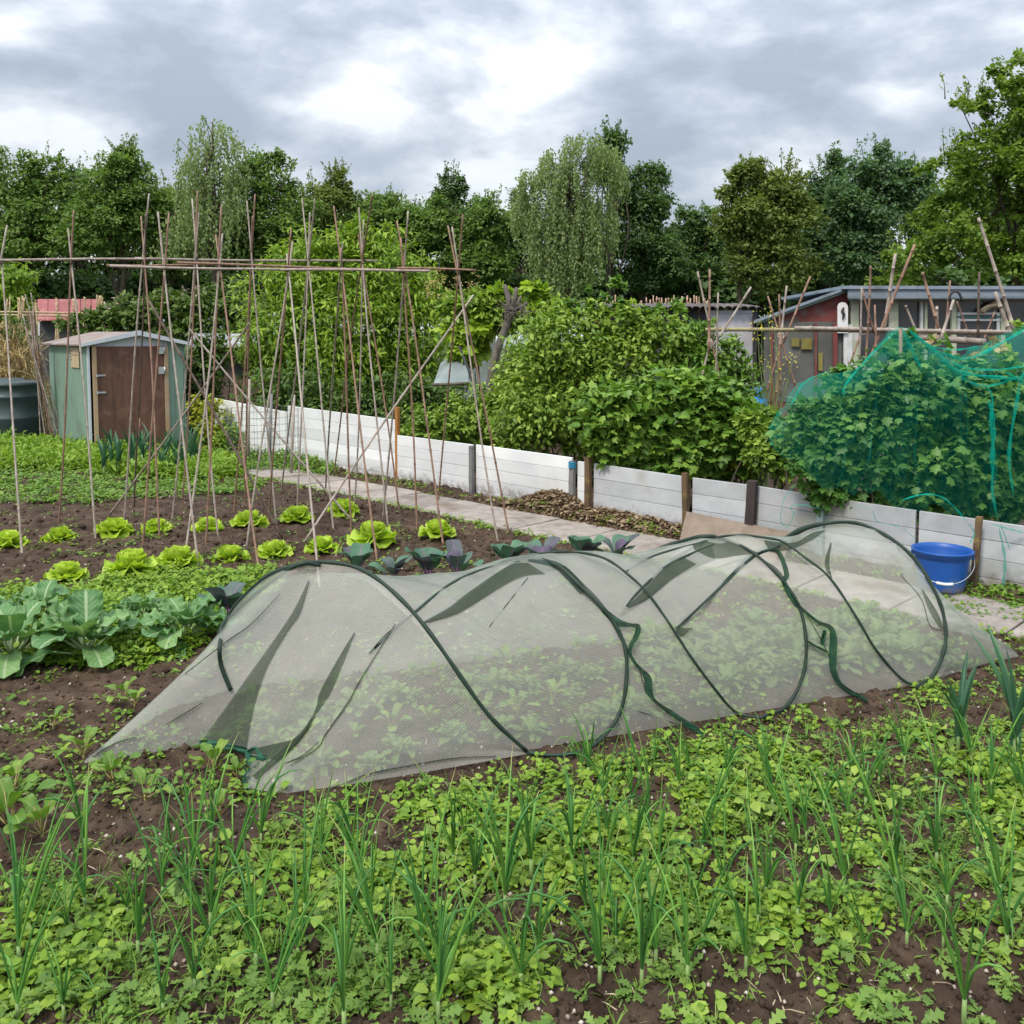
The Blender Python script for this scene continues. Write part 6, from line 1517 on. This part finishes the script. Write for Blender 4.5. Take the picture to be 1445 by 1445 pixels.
def fg_line(u): return np.interp(u, [-200, 0, 130, 345, 400, 745, 1072, 1294, 1445, 1700], [1230, 1215, 1190, 1150, 1120, 1064, 1014, 968, 930, 900])


def bare_edge(u, v): return 1 - .8 * np.clip((v - np.interp(u, [0, 500, 700, 850, 1000, 1445], [1480, 1430, 1385, 1345, 1320, 1275])) / 40, 0, 1)


def d_fg(u, v, x, y):
    """how thickly the foreground bed is overgrown"""
    base = np.clip((v - fg_line(u) - 4) / 50, 0, 1) * np.interp(u, [-100, 300, 700, 1500], [.42, .62, .9, 1.0])
    base *= .08 + .95 * (fbm(x * 4.5, y * 4.5, 61, 2) > np.interp(u, [0, 500, 900, 1445], [.50, .47, .42, .38])).astype(float)
    bare = np.clip((v - np.interp(u, [0, 500, 700, 850, 1000, 1445], [1480, 1430, 1385, 1345, 1320, 1275])) / 40, 0, 1)
    return np.clip(base * (1 - .92 * bare), 0, 1)


rg = np.random.default_rng(91)
x, y = pick(5200, (1.75, 4.8), .66, d_fg, rg); k = rg.random(len(x)); b = fbm(x * 2.2, y * 2.2, 71, 2)
weed_field('broadleaf_weeds', 'dense bright green broad-leaved weeds covering the foreground bed', x[b > .45], y[b > .45], rg, M_W1, T_W1, (10, 22), (.03, .08), (.010, .07), (.013, .034))
weed_field('broadleaf_weeds', 'small mid green weeds between the onions in the foreground bed', x[b < .5], y[b < .5], rg, M_W3, T_oval(.55), (12, 24), (.02, .06), (.008, .05), (.007, .020))
x, y = pick(420, (1.75, 4.8), .66, d_fg, rg); weed_field('broadleaf_weeds', 'larger pale yellow-green leafy weeds dotted through the foreground bed', x, y, rg, leafm('weed_leaf_pale', [(.20, .33, .04), (.28, .42, .06), (.36, .48, .08)], .5, .3, vein=(.35, .45, .15, .4)), T_oval(.8, .25, .09), (5, 10), (.03, .07), (.02, .08), (.020, .042))
x, y = pick(2600, (1.75, 4.6), .66, lambda u, v, x, y: np.clip((v - fg_line(u) - 5) / 50, 0, 1) * .55 * bare_edge(u, v), rg); weed_field('feathery_weeds', 'fine feathery grass-like seedlings among the foreground weeds', x, y, rg, M_W3, T_blade(), (8, 18), (.004, .03), (.003, .04), (.02, .07), 1.1)
x, y = pick(1500, (1.75, 4.2), .66, lambda u, v, x, y: np.clip((v - fg_line(u) - 15) / 60, 0, 1) * np.interp(u, [0, 600, 1445], [.7, .7, .5]) * (.5 + .5 * (v > 1300)) * (.35 + .65 * bare_edge(u, v)), rg)
weed_field('lobed_weeds', 'blue-green toothed weeds growing low at the front of the bed', x, y, rg, M_W2, T_W2, (8, 16), (.004, .02), (.004, .03), (.022, .058), .35)
# sparse weeds on the bare ridge, between the lettuces and around the tunnel
def d_mid(u, v, x, y):
    e, w = path_coords(x, y); ok = (w > PATH_W1 - .01).astype(float) + ((w < PATH_W0) & (w > .02)) * .8
    s = (x - TO_[0]) * TD[0] + (y - TO_[1]) * TD[1]; n_ = (x - TO_[0]) * TNn[0] + (y - TO_[1]) * TNn[1]; under = (s > -1.2) & (s < 2.6) & (n_ > 0) & (n_ < 1)
    patch = (fbm(x * 2.0, y * 2.0, 81, 2) > .50) * .8 + .10
    return ok * patch * np.where(under, .8, 1) * (v < fg_line(u) + 40)


x, y = pick(2600, (3.0, 12), .62, d_mid, rg); weed_field('seedling_weeds', 'thin scatter of small weeds between the lettuces and bean canes', x, y, rg, M_W3, T_oval(.6), (6, 14), (.02, .07), (.006, .04), (.014, .032))
x, y = pick(900, (3.0, 10), .62, d_mid, rg); weed_field('seedling_weeds', 'scattered yellow-green seedlings over the vegetable beds', x, y, rg, M_W1, T_oval(.65), (5, 10), (.02, .06), (.006, .03), (.016, .034))
def band(poly):
    pu = [p[0] for p in poly]; lo = [p[1] for p in poly]; hi = [p[2] for p in poly]
    return lambda u, v, x, y: ((v > np.interp(u, pu, lo)) & (v < np.interp(u, pu, hi)) & (u > pu[0]) & (u < pu[-1])).astype(float)


x, y = pick(26000, (9, 15), .62, band([(-60, 622, 668), (60, 628, 664), (130, 634, 668), (200, 640, 676), (300, 648, 678), (335, 655, 672)]), rg); weed_field('tall_weeds', 'lush bright green weeds in a band before the green shed', x, y, rg, M_W1, T_oval(.3), (10, 18), (.05, .13), (.05, .20), (.05, .10), .8)
x, y = pick(9000, (7.5, 12), .62, band([(-60, 668, 708), (60, 664, 712), (130, 668, 712), (250, 670, 700), (370, 675, 695)]), rg); k = fbm(x * 1.6, y * 1.6, 83, 2) > .44; weed_field('low_weeds', 'patchy low weeds behind the cane rows at left', x[k], y[k], rg, M_W3, T_oval(.6), (8, 16), (.03, .09), (.01, .06), (.025, .05))
x, y = pick(16000, (4.0, 6.2), .62, band([(-60, 840, 945), (100, 835, 940), (170, 815, 945), (260, 805, 930), (330, 812, 885), (390, 800, 830)]), rg); k = rg.random(len(x)) < .5; weed_field('dense_weeds', 'thick green weeds between the cabbages and the tunnel', x[k], y[k], rg, M_W1, T_oval(.55), (9, 17), (.03, .08), (.02, .10), (.02, .045), .5)
x, y = pick(6000, (4.8, 7.5), .7, band([(1330, 818, 868), (1400, 828, 874), (1500, 842, 884)]), rg); weed_field('verge_weeds', 'green weeds between the paving and the fence behind the bucket', x, y, rg, M_W3, T_oval(.6), (7, 14), (.02, .05), (.01, .03), (.016, .035))
x, y = pick(9000, (9, 13), .62, band([(285, 640, 662), (400, 648, 664), (470, 655, 672)]), rg); weed_field('verge_weeds', 'green weeds around the wire mesh guard by the path', x, y, rg, M_W3, T_oval(.5), (10, 16), (.04, .09), (.03, .13), (.03, .06), .6)
rg = np.random.default_rng(55); n = 520; e_ = rg.uniform(-1, 9, n); w_ = np.where(rg.random(n) < .6, PATH_W1 + rg.normal(size=n) * .03 + .02, PATH_W0 - rg.random(n) * .10); q_ = FP0[:, None] + FE[:, None] * e_ + FM[:, None] * w_
weed_field('edge_weeds', 'small green weeds sprouting along both edges of the paving', q_[0], q_[1], rg, M_W1, T_oval(.6), (6, 13), (.015, .05), (.008, .04), (.014, .032), .5)
# straw and dry leaf litter on the soil heap by the fence
rg = np.random.default_rng(17); n = 5200; e_ = HEAP_E + .6 + rg.normal(size=n) * .5; e_[:2200] = HEAP_E + rg.normal(size=2200) * .26; w_ = rg.uniform(.03, PATH_W0 + .03, n); X = FP0[0] + FE[0] * e_ + FM[0] * w_; Y = FP0[1] + FE[1] * e_ + FM[1] * w_
P = np.stack([X, Y, gz(X, Y) + .006], 1); az = rg.uniform(0, 6.28, n); a = Acc(); scatter(a, T_oval(.5, .1, .1), P, np.stack([np.cos(az), np.sin(az), rg.normal(size=n) * .4], 1), norm(np.stack([rg.normal(size=n) * .5, rg.normal(size=n) * .5, np.ones(n)], 1)), rg.uniform(.02, .055, n), rg.random(n))
tag(a.build('leaf_litter', leafm('dry_litter', [(.10, .065, .035), (.24, .17, .10), (.42, .33, .22)], .8, .1, tcol=(1, 1, .9))), 'heap of dry brown leaves and straw at the foot of the white fence', 'leaf litter', kind='stuff')
# loose straw over the beds
x, y = pick(1500, (1.9, 10), .62, offpath, rg); n = len(x); az = rg.uniform(0, 6.28, n); a = Acc(); scatter(a, T_blade(), np.stack([x, y, gz(x, y) + .006], 1), np.stack([np.cos(az), np.sin(az), rg.normal(size=n) * .15], 1), norm(np.stack([rg.normal(size=n) * .3, rg.normal(size=n) * .3, np.ones(n)], 1)), rg.uniform(.02, .06, n), rg.random(n))
tag(a.build('straw_bits', leafm('straw_bits', [(.2, .15, .1), (.36, .28, .18), (.5, .42, .3)], .8, .1, tcol=(1, 1, .9))), 'bits of dry straw and stems strewn over the soil', 'straw', kind='stuff')
